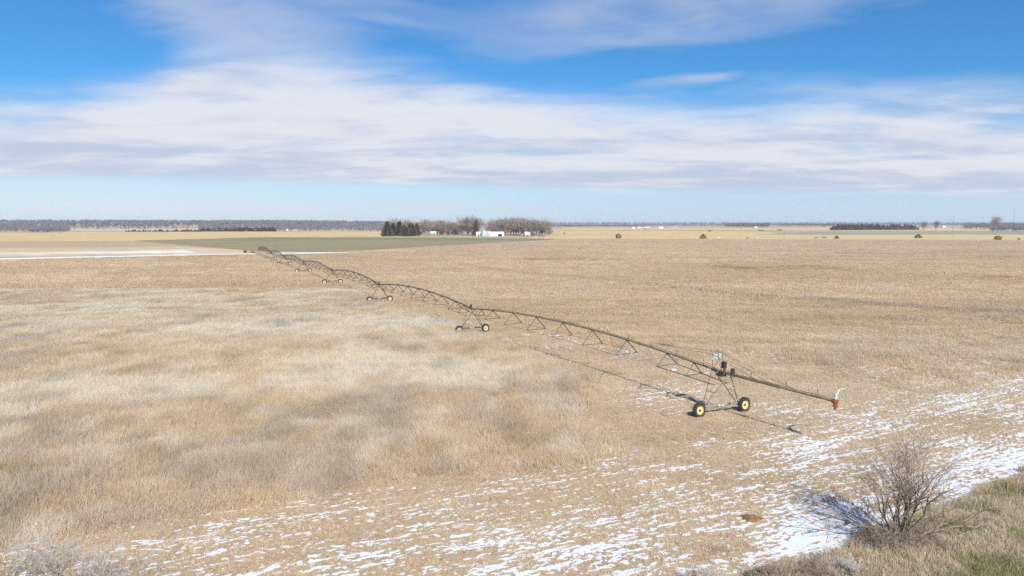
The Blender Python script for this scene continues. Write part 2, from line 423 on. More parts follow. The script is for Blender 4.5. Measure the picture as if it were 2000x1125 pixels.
field('wheat_field', [(480, 488.5), (640, 492.5), (1085, 467.4), (262, 470.2)], green, .08)
field('wheat_field', [(262, 470.2), (1085, 467.2), (960, 465.0), (520, 463.2)], green, .09)
field('stubble_field', [(1060, 466.5), (2300, 469.3), (2300, 458.5), (1068, 458.8)], gold, .05)
field('stubble_field', [(1068, 458.6), (1560, 458.6), (1480, 452.2), (1066, 450.0)], gold, .06)
field('stubble_field', [(1066, 449.9), (2200, 451.5), (2500, 444.6), (1110, 444.8)], gold, .07)
field('pasture', [(1470, 458.4), (2300, 458.4), (2300, 449.5), (1570, 453.2)], teal, .09)
field('far_pasture', [(150, 452.0), (420, 452), (400, 447), (120, 447)], greyf, .3)
field('thin_snow', [(-200, 505), (400, 497), (330, 481), (-200, 487)], psnow, .035, 26, lambda u, v: .60 - .6 * abs(v - .30) - .10 * (1 - u))
field('thin_snow', [(400, 497), (480, 496), (480, 489), (330, 481)], psnow, .037, 16, lambda u, v: .45)
field('snow_strip', [(-200, 513.5), (300, 501), (300, 498.2), (-200, 508)], psnow, .05, 16, lambda u, v: .88 - 1.0 * abs(v - .5))
field('snow_strip', [(300, 501), (505, 497.4), (495, 494.5), (300, 498)], psnow, .052, 16, lambda u, v: .82 - 1.0 * abs(v - .5))
field('snow_strip', [(520, 498), (640, 495.6), (760, 491.2), (540, 494)], psnow, .056, 16, lambda u, v: 1.4 - 1.2 * abs(v - .5) - .6 * u)

# ------------------------------------------------------------------ grass: scattered tufts
def grass_material(name, trans=.45):
    m = bpy.data.materials.new(name); m.use_nodes = True; T = NT(m.node_tree); T.n.clear()
    at = T.new('ShaderNodeAttribute', attribute_name='tint', attribute_type='INSTANCER')
    pos = T.new('ShaderNodeNewGeometry').outputs['Position']
    c = T.mix(T.ss(T.noise(pos, 9.0, 2), .3, .7, 0, .2), at.outputs['Color'], (.40, .27, .15))
    d = T.new('ShaderNodeBsdfDiffuse'); T.lk(c, d.inputs[0]); tr = T.new('ShaderNodeBsdfTranslucent'); T.lk(c, tr.inputs[0])
    mx = T.new('ShaderNodeMixShader'); mx.inputs[0].default_value = trans; T.lk(d.outputs[0], mx.inputs[1]); T.lk(tr.outputs[0], mx.inputs[2])
    o = T.new('ShaderNodeOutputMaterial'); T.lk(mx.outputs[0], o.inputs[0]); return m
gmat = grass_material('dry_grass')
def tuft(nb, h, w, spread, lean, seed):
    r = random.Random(seed); mb = MB()
    for _ in range(nb):
        a = r.uniform(0, 6.28); q = spread * math.sqrt(r.random()); bx, by = q * math.cos(a), q * math.sin(a)
        H = h * r.uniform(.45, 1.05); la = r.gauss(.4, 1.3); L = lean * r.uniform(.2, 1.3) * H
        dx, dy = math.cos(la) * L, math.sin(la) * L; fa = r.uniform(0, 3.14); ww = w * r.uniform(.6, 1.4) / 2
        ux, uy = math.cos(fa) * ww, math.sin(fa) * ww
        mb.add([(bx - ux, by - uy, -.03), (bx + ux, by + uy, -.03), (bx + dx * .35 + ux * .8, by + dy * .35 + uy * .8, H * .6), (bx + dx * .35 - ux * .8, by + dy * .35 - uy * .8, H * .6),
                (bx + dx, by + dy, H)], [(0, 1, 2, 3), (3, 2, 4)])
    return mb.mesh('tuft')
def scatter(name, pts, scale, tint, protos, label_kind='stuff'):
    """pts (n,3), scale (n,3), tint (n,3); protos: meshes picked at random"""
    me = bpy.data.meshes.new(name); n = len(pts); me.vertices.add(n); me.vertices.foreach_set('co', pts.astype(np.float32).ravel())
    a = me.attributes.new('scl', 'FLOAT_VECTOR', 'POINT'); a.data.foreach_set('vector', scale.astype(np.float32).ravel())
    a = me.attributes.new('tint', 'FLOAT_COLOR', 'POINT'); a.data.foreach_set('color', np.concatenate([tint, np.ones((n, 1))], 1).astype(np.float32).ravel())
    a = me.attributes.new('rotz', 'FLOAT', 'POINT'); a.data.foreach_set('value', (rng.random(n) * 6.2832).astype(np.float32))
    me.update(); o = bpy.data.objects.new(name, me); COL.objects.link(o); tag(o, kind=label_kind)
    g = bpy.data.node_groups.new(name, 'GeometryNodeTree')
    g.interface.new_socket('Geometry', in_out='INPUT', socket_type='NodeSocketGeometry'); g.interface.new_socket('Geometry', in_out='OUTPUT', socket_type='NodeSocketGeometry')
    N = g.nodes; L = g.links
    gi = N.new('NodeGroupInput'); go = N.new('NodeGroupOutput'); iop = N.new('GeometryNodeInstanceOnPoints'); g2i = N.new('GeometryNodeGeometryToInstance')
    jn = N.new('GeometryNodeJoinGeometry'); 
    for k, pm in enumerate(protos):
        po = bpy.data.objects.new('%s_source' % name, pm); oi = N.new('GeometryNodeObjectInfo'); oi.inputs['Object'].default_value = po
        oi.inputs['As Instance'].default_value = True; L.new(oi.outputs['Geometry'], jn.inputs[0])
    def na(nm, t):
        q = N.new('GeometryNodeInputNamedAttribute'); q.data_type = t; q.inputs[0].default_value = nm; return q.outputs[0]
    L.new(gi.outputs[0], iop.inputs['Points']); L.new(jn.outputs[0], iop.inputs['Instance']); iop.inputs['Pick Instance'].default_value = True
    cx = N.new('ShaderNodeCombineXYZ'); L.new(na('rotz', 'FLOAT'), cx.inputs[2]); L.new(cx.outputs[0], iop.inputs['Rotation'])
    L.new(na('scl', 'FLOAT_VECTOR'), iop.inputs['Scale']); L.new(iop.outputs[0], go.inputs[0])
    md = o.modifiers.new('scatter', 'NODES'); md.node_group = g
    return o
def fan_points(n, d0, d1, power, half=.86):
    """points over the ground the place shows, thinning with distance"""
    u = rng.random(n); k = power
    y = (d0 ** k + u * (d1 ** k - d0 ** k)) ** (1 / k)
    x = (rng.random(n) * 2 - 1) * (half * y + 9)
    return x, y
def patch_tint(x, y, n):
    a = fbm(x / 16, y / 13, 61, 3); b = fbm(x / 6 + 40, y / 9, 63, 3); c = fbm(x / 3.0, y / 4.0, 65, 2)
    base = np.array([.74, .60, .425]); cream = np.array([.90, .81, .67]); grey = np.array([.60, .515, .43]); orange = np.array([.70, .535, .33])
    t = base[None] * np.ones((n, 1))
    def mixin(t, col, w): return t * (1 - w[:, None]) + col * w[:, None]
    t = mixin(t, grey, sst(b, .52, .70) * .55); t = mixin(t, cream, sst(a, .48, .66) * .65); t = mixin(t, orange, sst(c, .58, .75) * .55)
    # the pale feathery belt across the middle of the field
    belt = np.exp(-((y - 108 - .12 * (x + 40)) / 9) ** 2) * sst(-x, -8, 12) * sst(fbm(x / 14, y / 8, 68, 2), .25, .5)
    t = mixin(t, np.array([.82, .73, .61]), belt * .75)
    t = mixin(t, cream, sst(fbm(x / 2.0, y / 3.0, 69, 2), .5, .78) * .55)
    t = t * (1 - .20 * sst(fbm(x / 2.6 + 9, y / 3.6, 73, 2), .5, .8))[:, None]
    t = t * (.92 + .16 * rng.random((n, 1)))
    return t
for tm in (tall_t := [tuft(40, 1.0, .017, .60, .40, s) for s in range(7)]): tm.materials.append(gmat)
for tm in (low_t := [tuft(26, .28, .022, .30, .8, 50 + s) for s in range(6)]): tm.materials.append(gmat)
for tm in (far_t := [tuft(26, .75, .05, .8, .35, 90 + s) for s in range(5)]): tm.materials.append(gmat)
# tall grass, near
x, y = fan_points(190000, 30, 170, 1.25)
k = rng.random(len(x)) < tall_mask(x, y); x, y = x[k], y[k]; n = len(x)
hn = .50 + 1.0 * fbm(x / 4, y / 4, 71, 3) + .12 * rng.standard_normal(n)
edge = sst(353.3 - polar(x, y)[0], 0, 9) * .35 + .65
dd = np.hypot(x, y); w = 1 + sst(dd, 60, 170) * 1.1
scatter('tall_grass', np.stack([x, y, terrain(x, y)], 1), np.stack([w, w, np.clip(hn * edge * (1 - .35 * sst(y, 112, 135)), .25, 1.5)], 1), patch_tint(x, y, n), tall_t)
# short dry grass and stubble over the mown part
x, y = fan_points(150000, 29, 150, 1.15)
r_, s_ = polar(x, y)
rowf = fbm(r_ / .42, s_ / 3.2, 41, 2)
sc_ = snow_value(x, y)
cov = snow_cover(x, y)
k = (rng.random(len(x)) > tall_mask(x, y)) & (verge_side(x, y) < .5) & (rng.random(len(x)) > sc_ * .90) & (rng.random(len(x)) > np.clip(cov * 1.3, 0, .55)) & (rng.random(len(x)) < .4 + rowf)
x, y = x[k], y[k]; n = len(x)
taller = sst(fbm(x / 11, y / 8, 81, 3), .46, .62) * sst(pline_side(x, y), 8, 16) * sst(y, 62, 80)
weed = np.zeros(n)
for a, b in zip([(870, 512), (1000, 531), (1200, 548), (1400, 570), (1560, 584), (1700, 593), (1850, 605)], [(1000, 531), (1200, 548), (1400, 570), (1560, 584), (1700, 593), (1850, 605), (2150, 624)]):
    A = np.array(gp(*a)); B = np.array(gp(*b)); d = B - A; L2 = d @ d
    t = np.clip(((x - A[0]) * d[0] + (y - A[1]) * d[1]) / L2, 0, 1); dist = np.hypot(x - A[0] - t * d[0], y - A[1] - t * d[1])
    weed = np.maximum(weed, sst(-dist, -4.5, -.6))
tt = patch_tint(x, y, n) * .5 + .5 * np.array([.715, .575, .41]); fade = (sst(y, 75, 125) * .8)[:, None]; tt = tt * (1 - fade) + fade * np.array([.64, .51, .335]) * (.93 + .14 * rng.random((n, 1)))
tt = tt * (1 - .75 * weed[:, None]) + np.array([.55, .45, .37]) * .75 * weed[:, None]
hs = .32 + .5 * rng.random(n) ** 2 + .3 * sst(pline_side(x, y), 6, 14) * sst(y, 66, 80) + 1.5 * taller + 1.9 * weed; w = 1 + sst(np.hypot(x, y), 60, 150) * 1.0
tt = tt * (.84 + .32 * fbm(x / 9, y / 3, 97, 3))[:, None]; bm0 = bare_mask(x, y)[:, None]; tt = tt * (1 - bm0 * .75) + bm0 * .75 * np.array([.36, .235, .155])
scatter('short_grass', np.stack([x, y, terrain(x, y)], 1), np.stack([w, w, hs], 1), tt, low_t)
# weed belt farther out and middle distance grass
x, y = fan_points(150000, 135, 760, 1.05)
k = (tall_mask(x, y) > .5) | (rng.random(len(x)) < .75); x, y = x[k], y[k]; n = len(x)
weed = np.zeros(n)
for a, b in zip([(520, 493), (700, 503), (870, 512), (1000, 531), (1200, 548), (1400, 570)], [(700, 503), (870, 512), (1000, 531), (1200, 548), (1400, 570), (1560, 584)]):
    A = np.array(gp(*a)); B = np.array(gp(*b)); d = B - A; L2 = d @ d
    t = np.clip(((x - A[0]) * d[0] + (y - A[1]) * d[1]) / L2, 0, 1); dist = np.hypot(x - A[0] - t * d[0], y - A[1] - t * d[1])
    weed = np.maximum(weed, sst(-dist, -5.5, -1))
pxx = 1000 + x / y * F * .995; dsn = HOR + CAM_H * F / y
lim = np.interp(pxx, [-300, 0, 300, 480, 640, 1085, 2300], [514, 508, 500.5, 496.5, 493.5, 467.5, 470.5]) + rng.uniform(0, 1.2, len(x))
kk = (dsn > lim) & (rng.random(len(x)) < 1.15 - sst(y, 300, 760)); x, y, weed = x[kk], y[kk], weed[kk]; n = len(x)
tl = tall_mask(x, y)
tt = patch_tint(x, y, n) * .35 + .65 * np.array([.60, .45, .285]); tt = tt * (1 - .7 * weed[:, None]) + np.array([.54, .42, .32]) * .7 * weed[:, None]
brn = fbm(x / 90, y / 35, 91, 3); tt = tt * (.88 + .3 * brn)[:, None] * (.86 + .28 * fbm(x / 26, y / 9, 93, 3))[:, None]
bm0 = bare_mask(x, y)[:, None]; tt = tt * (1 - bm0 * .75) + bm0 * .75 * np.array([.36, .235, .155])
scatter('distant_grass', np.stack([x, y, terrain(x, y)], 1), np.stack([1.2 + y / 300, 1.2 + y / 300, .30 + .35 * tl + .25 * rng.random(n) + weed * .55], 1), tt, far_t)
# green verge in the near corner
x = rng.uniform(5, 60, 60000); y = rng.uniform(26, 62, 60000); k = verge_side(x, y) > -.8; x, y = x[k], y[k]; n = len(x)
g = fbm(x / 2.2, y / 2.2, 95, 3); mixg = sst(g, .46, .66)[:, None]
tt = (np.array([.42, .39, .22]) * mixg + np.array([.68, .57, .42]) * (1 - mixg)) * (.75 + .5 * rng.random((n, 1)))
scatter('verge_grass', np.stack([x, y, terrain(x, y) + sst(verge_side(x, y), -2, 4) * .35], 1), np.stack([np.ones(n), np.ones(n), .7 + 1.3 * rng.random(n)], 1), tt, low_t)

# ------------------------------------------------------------------ trees and shrubs
bark = material('bark', (.28, .23, .19), .9, var=.4, scale=6, bump=.4)
twig = material('twigs', (.36, .29, .245), .9, var=.35, scale=1.2)
twigg = material('grey_twigs', (.34, .29, .26), .9, var=.3, scale=.6)
twig_near = material('shrub_twigs', (.42, .31, .24), .85, var=.45, scale=3)
stem_near = material('shrub_stems', (.30, .22, .165), .85, var=.4, scale=8)
cedar_m = material('cedar_leaves', (.19, .135, .065), .9, scale=.9, col2=(.115, .10, .045), trans=.2)
cedar_d = material('dark_cedar_leaves', (.24, .165, .115), .9, scale=.5, col2=(.145, .115, .075), trans=.3)
rust_m = material('rusty_juniper_leaves', (.30, .18, .05), .9, scale=1.5, col2=(.16, .13, .045), trans=.2)
def grow(mbs, p, d, L, r, lev, maxlev, rnd, spread, up, nch, segs=3, minr=.0, twig_lev=2, gnarl=.18):
    pts = [p]; rad = [r]; q = p.copy(); dd = d.copy()
    for i in range(segs):
        dd = (dd + Vector((rnd.gauss(0, gnarl), rnd.gauss(0, gnarl), rnd.gauss(0, gnarl) + up * .25))).normalized()
        q = q + dd * (L / segs); pts.append(q.copy()); rad.append(max(minr, r * (1 - .55 * (i + 1) / segs)))
    mbs[0 if lev < twig_lev else 1].tube(pts, rad, 5 if lev == 0 else (4 if lev < twig_lev else 3), cap=False)
    if lev >= maxlev: return
    for c in range(nch[lev]):
        t = rnd.uniform(.35, 1.0) if c else 1.0
        i = min(int(t * segs), segs - 1); f = t * segs - i; o = pts[i].lerp(pts[i + 1], min(f, 1))
        ax = dd.orthogonal(); ax.rotate(Matrix.Rotation(rnd.uniform(0, 6.28), 3, dd))
        nd = (dd + ax * spread * rnd.uniform(.5, 1.3) + Vector((0, 0, up * .5))).normalized()
        grow(mbs, o, nd, L * rnd.uniform(.5, .8), max(minr, r * .5 * rnd.uniform(.8, 1.1)), lev + 1, maxlev, rnd, spread, up, nch, max(2, segs - 1), minr, twig_lev, gnarl)
def vary(m, lo, hi):
    T = NT(m.node_tree); b = next(q for q in T.n if q.type == 'BSDF_PRINCIPLED'); src = b.inputs['Base Color'].links[0].from_socket
    oi = T.new('ShaderNodeObjectInfo'); k = T.mix(oi.outputs['Random'], (lo, lo, lo), (hi, hi * .93, hi * .86))
    T.lk(T.mix(1.0, src, k, 'MULTIPLY'), b.inputs['Base Color'])
def bare_tree(name, H, W_, label, seed, nch=(7, 6, 5, 5), minr=.035, mat=None, trunk_h=.15, parent_group='x'):
    rnd = random.Random(seed); tr = MB(); tw = MB()
    r0 = H * .026; base = Vector((0, 0, -.3)); top = Vector((rnd.gauss(0, .02) * H, rnd.gauss(0, .02) * H, H * trunk_h))
    tr.tube([base, base.lerp(top, .5) + Vector((.01 * H, 0, 0)), top], [r0 * 1.3, r0, r0 * .85], 6, cap=False)
    for i in range(nch[0]):
        a = i * 2.4 + rnd.uniform(-.4, .4); tilt = rnd.uniform(.12, .95) * W_ / H * 1.3
        d = Vector((math.cos(a) * tilt, math.sin(a) * tilt, 1)).normalized()
        o = base.lerp(top, rnd.uniform(.6, 1.0))
        grow([tr, tw], o, d, H * rnd.uniform(.36, .5), r0 * .6, 1, len(nch), rnd, .62, .35, (0,) + tuple(nch[1:]), 3, minr, 2)
    root = empty(name, (0, 0, 0), label, 'tree')
    a = part('trunk', tr, bark, root); b = part('crown', tw, mat or twig, root)
    return register(root, [a, b])
def cedar(name, H, Wd, label, seed, mat, n=900, shape='cone', leaf=.5):
    rnd = random.Random(seed); tr = MB(); cr = MB()
    tr.tube([(0, 0, -.2), (0, 0, H * .8)], [H * .03, H * .008], 5, cap=False)
    lumps = [(rnd.uniform(0, 6.28), rnd.uniform(.05, .95), rnd.uniform(.7, 1.25)) for _ in range(26)]
    for _ in range(n):
        t = rnd.random() ** 1.2
        prof = ((1 - t) ** .75 * (.25 + .75 * min(1, t * 7 + .25)) if shape == 'cone' else math.sqrt(max(0, 1 - (2 * t - .85) ** 2 * .9)))
        a = rnd.uniform(0, 6.28); l = min(lumps, key=lambda q: (q[1] - t) ** 2 * 6 + (math.sin((q[0] - a) / 2)) ** 2)
        rr = Wd / 2 * prof * l[2] * rnd.uniform(.45, 1.08) ** .5
        c = Vector((math.cos(a) * rr, math.sin(a) * rr, H * (.04 + t * .97)))
        s = leaf * rnd.uniform(.5, 1.2); u = Vector((rnd.gauss(0, 1), rnd.gauss(0, 1), rnd.gauss(0, 1))).normalized(); v = u.orthogonal().normalized()
        o = Vector((math.cos(a), math.sin(a), 1.0)) * s * .7
        cr.add([c - u * s * .35, c + u * s * .35, c + o + v * s * .12], [(0, 1, 2)])
    root = empty(name, (0, 0, 0), label, 'tree'); a = part('trunk', tr, bark, root); b = part('crown', cr, mat, root)
    return register(root, [a, b])

used = set()
def place(proto, px, py, hscale, label, group, wscale=1.0, rz=None, z=None, lift=0):
    x, y = gpt(px, py); zz = th(x, y) + lift
    rz = random.uniform(0, 6.28) if rz is None else rz
    sc = (hscale * wscale, hscale * wscale, hscale)
    if proto.name not in used:
        used.add(proto.name); proto.location = (x, y, zz); proto.rotation_euler = (0, 0, rz); proto.scale = sc
        proto['label'] = label
        if group: proto['group'] = group
        return proto
    return dup(proto, (x, y, zz), rz, sc, label, group)
def htm(px, py, top):                       # metres of a thing whose foot is at py and top at row top
    y = gpt(px, py)[1]; return (py - top) * y / F
# farmstead grove
D1 = bare_tree('bare_tree', 18, 12, '', 1, (8, 6, 5, 4), .05); D2 = bare_tree('bare_tree', 18, 13, '', 2, (7, 6, 6, 4), .05)
D3 = bare_tree('bare_tree', 18, 11, '', 3, (9, 5, 5, 4), .05, mat=twigg); D4 = bare_tree('bare_tree', 18, 14, '', 4, (9, 6, 5, 4), .05, mat=twigg, trunk_h=.15)
C1 = cedar('cedar_tree', 12, 6.5, '', 11, cedar_m, 1500, leaf=1.1); C2 = cedar('cedar_tree', 12, 7, '', 12, cedar_m, 1500, leaf=1.1); C3 = cedar('cedar_tree', 12, 6, '', 13, cedar_m, 1300, leaf=1.0)
DT = [D1, D2, D3, D4]; CT = [C1, C2, C3]
rr = random.Random(5)
ORD = 'first second third fourth fifth sixth seventh eighth ninth tenth eleventh twelfth thirteenth fourteenth fifteenth sixteenth seventeenth eighteenth nineteenth twentieth twenty-first twenty-second'.split()
for i, px in enumerate(np.linspace(751, 813, 14)):
    place(CT[i % 3], px + rr.uniform(-2, 2), 461.3 + rr.uniform(-.6, .4), htm(px, 461, rr.uniform(434, 446)) / 12, ORD[i] + ' brown green cedar from the left in the clump beside the box truck', 'cedars at the west end of the farmstead', rr.uniform(1.2, 1.7))
for i, (px, py, tp) in enumerate([(750, 459, 438), (764, 459, 430), (776, 458.5, 428.5), (788, 459, 430), (800, 459, 432)]):
    place(DT[rr.randrange(4)], px, py, htm(px, py, tp) / 18, ORD[i] + ' bare tree from the left rising behind the clump of cedars beside the box truck', 'bare trees behind the west cedars')
for i, px in enumerate(np.linspace(818, 926, 22)):
    py = rr.choice([457.5, 458.5, 459.5]); px += rr.uniform(-2.3, 2.3)
    place(DT[rr.randrange(4)], px, py, htm(px, py, rr.uniform(430, 439)) / 18, ORD[i] + ' bare grey tree from the left in the grove behind the green roofed house', 'bare trees in the middle of the farmstead', 1.2)
for i, (px, tp) in enumerate([(848, 436), (862, 437), (878, 438.5), (888, 440), (895, 439)]):
    place(CT[rr.randrange(3)], px, 458.5, htm(px, 458.5, tp) / 12, ORD[i] + ' cedar from the left among the bare trees behind the green roofed house', 'cedars in the middle of the farmstead', 1.0)
place(D1, 916, 459.5, htm(916, 459.5, 423.5) / 18, 'tallest bare tree left of the grain bin', None, 1.25)
place(D2, 930, 460, htm(930, 460, 428) / 18, 'broad bare tree directly behind the small white shed', None, 1.1)
place(C2, 929, 460.5, htm(929, 460.5, 432) / 12, 'lone upright cedar in front of the tallest bare tree', None, .9)
for i, px in enumerate(np.linspace(962, 1064, 21)):
    prof = 424.5 + abs(px - 1005) ** 1.5 * .014 + rr.uniform(0, 4); py = 458 + rr.uniform(0, 2.5)
    place(DT[2 + i % 2], px, py, htm(px, py, prof) / 18, ORD[i] + ' tree from the left in the dense bare grove right of the barn', 'dense bare grove right of the white barn', 1.25)
for px, py, tp in [(1068, 460, 445), (1073, 461, 449)]:
    place(D4, px, py, htm(px, py, tp) / 18, ('small bare tree just right of the dense grove' if px < 1070 else 'lowest bare tree at the very end of the farmstead, beside the utility pole'), 'small trees at the east end of the grove', 1.2)
# windbreaks: dark cedar rows
for q in ((cedar_d, .6, 1.35), (cedar_m, .7, 1.3), (twigg, .75, 1.1), (twig, .75, 1.1)): vary(*q)
K1 = cedar('cedar_tree', 9, 6, '', 21, cedar_d, 900, leaf=1.3); K2 = cedar('cedar_tree', 9, 6.5, '', 22, cedar_d, 900, leaf=1.3)
for i, px in enumerate(np.arange(1622, 1796, 2.9)):
    py = 449.6 + (px - 1622) * -.004; tp = 439.0 + (3.0 if px < 1634 else 0) + max(0, px - 1775) * .22 + rr.choice([-.8, -.2, .4, 1.0, 2.2, 3.4]) + rr.uniform(-.5, .5)
    place([K1, K2][i % 2], px, py + rr.uniform(-.2, .2), htm(px, py, tp) / 9, 'dark cedar in the long windbreak beside the grey green pasture', 'cedars of the long windbreak', rr.uniform(.95, 1.3))
for i, px in enumerate(list(np.arange(247, 296, 4.2)) + list(np.arange(298, 395, 3.6)) + list(np.arange(395, 540, 3.4))):
    py = 452.8 if px < 395 else 452.2; tp = (448.9 if px < 395 else 444.6 + abs(px - 500) * .015) + rr.choice([-.8, 0, .5, 1.6]) + rr.uniform(-.5, .5)
    place([K1, K2][i % 2], px, py, htm(px, py, tp) / 9, 'dark cedar in the low row along the far edge of the golden stubble', 'cedars beyond the golden stubble', 1.5 if px > 395 else 1.8)
# junipers and shrubs along the field boundary
J1 = cedar('juniper_bush', 3.6, 4.2, '', 31, rust_m, 1200, 'round', .45); J2 = cedar('juniper_bush', 3.4, 5.2, '', 32, rust_m, 1200, 'cone', .5)
for o in (J1, J2): o['category'] = 'bush'
for P_, px, py, tp, ws, lab in [(J1, 1207.5, 465.8, 457.3, 1.15, 'round rusty juniper bush standing alone nearest the farmstead'),
                      (J2, 1373, 466.3, 457.6, 1.15, 'rusty juniper bush on the field edge left of the white car'),
                      (J2, 1634, 466.5, 460.6, 1.2, 'small juniper bush at the foot of the tall utility pole'),
                      (J2, 1793, 465.3, 457.6, 1.35, 'wide spiky juniper bush between the windbreak and the leaning pole'),
                      (J1, 1949, 468.3, 461.0, 1.5, 'broad low juniper bush nearest the right edge')]:
    place(P_, px, py, htm(px, py, tp) / 3.5, lab, None, ws)
# the bare trees on the right
for px, py, tp, lab, ws in [(1803, 450.5, 433, 'leaning bare tree just past the end of the windbreak', .9), (1828, 452, 433, 'slim bare tree standing in the grey green pasture', .7),
                            (1943, 449, 424.5, 'big lone bare tree with a fan shaped crown near the right edge', .9)]:
    place(D2 if px != 1803 else D3, px, py, htm(px, py, tp) / 18, lab, None, ws)
S1 = bare_tree('bare_shrub', 3, 4, '', 41, (8, 6, 4), .045, mat=twig, trunk_h=.05); S1['category'] = 'shrub'
for px, py, tp, lab in [(1594, 466, 461.5, 'low bare shrub on the field edge, left of a pair'), (1609, 466, 460.3, 'bare shrub on the field edge, right of a pair'),
                   (1990, 468.8, 463.5, 'low grey shrub at the right edge of the field'), (1386, 453, 446.5, 'bare shrub out in the upper golden stubble'),
                   (1487, 452.5, 446.5, 'left bare shrub by the thin snow line on the stubble'), (1522, 451.5, 445.5, 'right bare shrub by the thin snow line on the stubble'),
                   (1102, 457, 453, 'tiny bare shrub in the stubble just east of the farmstead')]:
    place(S1, px, py, htm(px, py, tp) / 3, lab, None, 1.4)
# far woodland: one mass on the hills, seen as a wood
FT = []; wood_twigs = material('wood_twigs', (.235, .215, .225), .9, var=.35, scale=.05)
for s_ in range(4):
    t_, c_ = MB(), MB(); rnd = random.Random(200 + s_)
    t_.tube([(0, 0, 0), (0, 0, 5)], [.4, .3], 4)
    for i in range(7):
        a = i * 2.4; d = Vector((math.cos(a) * .6, math.sin(a) * .6, 1)).normalized()
        grow([t_, t_], Vector((0, 0, rnd.uniform(2.5, 5))), d, 4.6, .2, 1, 3, rnd, .75, .3, (0, 6, 5), 2, .09, 2)
    m_ = t_.mesh('wood_tree'); m_.materials.append(wood_twigs); FT.append(m_)
def wood(name, areas, protos, kind='stuff'):
    P_ = []; S_ = []
    for (n, px0, px1, d0, d1, s0, s1) in areas:
        d = rng.uniform(d0, d1, n); px = rng.uniform(px0, px1, n); x = (px - 1000) / F * d
        P_.append(np.stack([x, d, terrain(x, d)], 1)); s = rng.uniform(s0, s1, n); S_.append(np.stack([s * 1.25, s * 1.25, s], 1))
    P_ = np.concatenate(P_); S_ = np.concatenate(S_)
    o = scatter(name, P_, S_, np.ones((len(P_), 3)) * .3, protos, kind); return o
wood('far_woodland', [(900, -150, 330, 1900, 2700, .7, 1.15), (420, -150, 140, 1680, 1900, .5, .9), (120, 60, 130, 1650, 1800, .6, .9), (1000, 200, 760, 2250, 2900, .7, 1.05), (420, 330, 560, 2150, 2500, .7, 1.15), (700, 390, 800, 1680, 2150, .55, .85), (60, 120, 400, 1800, 2200, .4, .7),
                      (420, 560, 800, 2000, 2400, .6, .95), (500, 800, 1260, 2700, 3300, .5, .8), (260, 1060, 1240, 2400, 2700, .5, .7), (500, 1200, 1500, 4200, 5600, .7, 1.1), (900, 1050, 2150, 6200, 7600, 1.5, 2.3),
                      (160, 1416, 1500, 2400, 2700, .9, 1.3), (260, 1520, 1700, 2900, 3400, .8, 1.1), (420, 1880, 2150, 2000, 2500, 1.0, 1.35), (160, 1935, 2150, 1500, 1900, .8, 1.1), (900, 1400, 2150, 4800, 6500, .8, 1.3), (700, 400, 1300, 4500, 6200, .8, 1.2)], FT)

# ------------------------------------------------------------------ the irrigator
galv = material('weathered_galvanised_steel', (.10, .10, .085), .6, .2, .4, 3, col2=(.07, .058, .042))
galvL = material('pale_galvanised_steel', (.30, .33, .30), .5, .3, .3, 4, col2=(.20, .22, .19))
olive = material('weathered_olive_pipe', (.21, .195, .12), .55, .15, .4, 2, col2=(.13, .12, .08))
black = material('black_rubber', (.022, .022, .022), .85, var=.5, scale=9, col2=(.05, .045, .038))
yellow = material('yellow_rim_paint', (.70, .53, .24), .6, var=.3, scale=5, col2=(.60, .38, .12))
cream = material('faded_cream_rim_paint', (.60, .50, .30), .6, var=.2, scale=5)
dark = material('dark_plastic', (.03, .032, .045), .5)
white = material('white_enamel', (.55, .57, .60), .4, var=.45, scale=7)
rust = material('rusty_red_cast_iron', (.33, .085, .035), .75, var=.4, scale=12)
pale = material('pale_green_sheet', (.42, .50, .47), .5, .1, .25, 6)
rod_m = material('dark_steel_rod', (.085, .07, .058), .6, .3, .3, 4)
Px, Py = float(PIV[0]), float(PIV[1])
P0 = (Px, Py, th(Px, Py))
irr = empty('centre_pivot_irrigator', P0, 'long arched truss pipe irrigator on seven wheeled towers crossing the dry field', 'irrigator')
PH = 3.68                                                # pipe height at the towers
pd = Vector((TOW[0][0] - Px, TOW[0][1] - Py, 0)).normalized()
sup = [Vector((x, y, th(x, y))) for x, y in TOW] + [Vector(P0)]
rim_c = [yellow, cream, yellow, cream, cream, cream, cream]
tyre_me = None
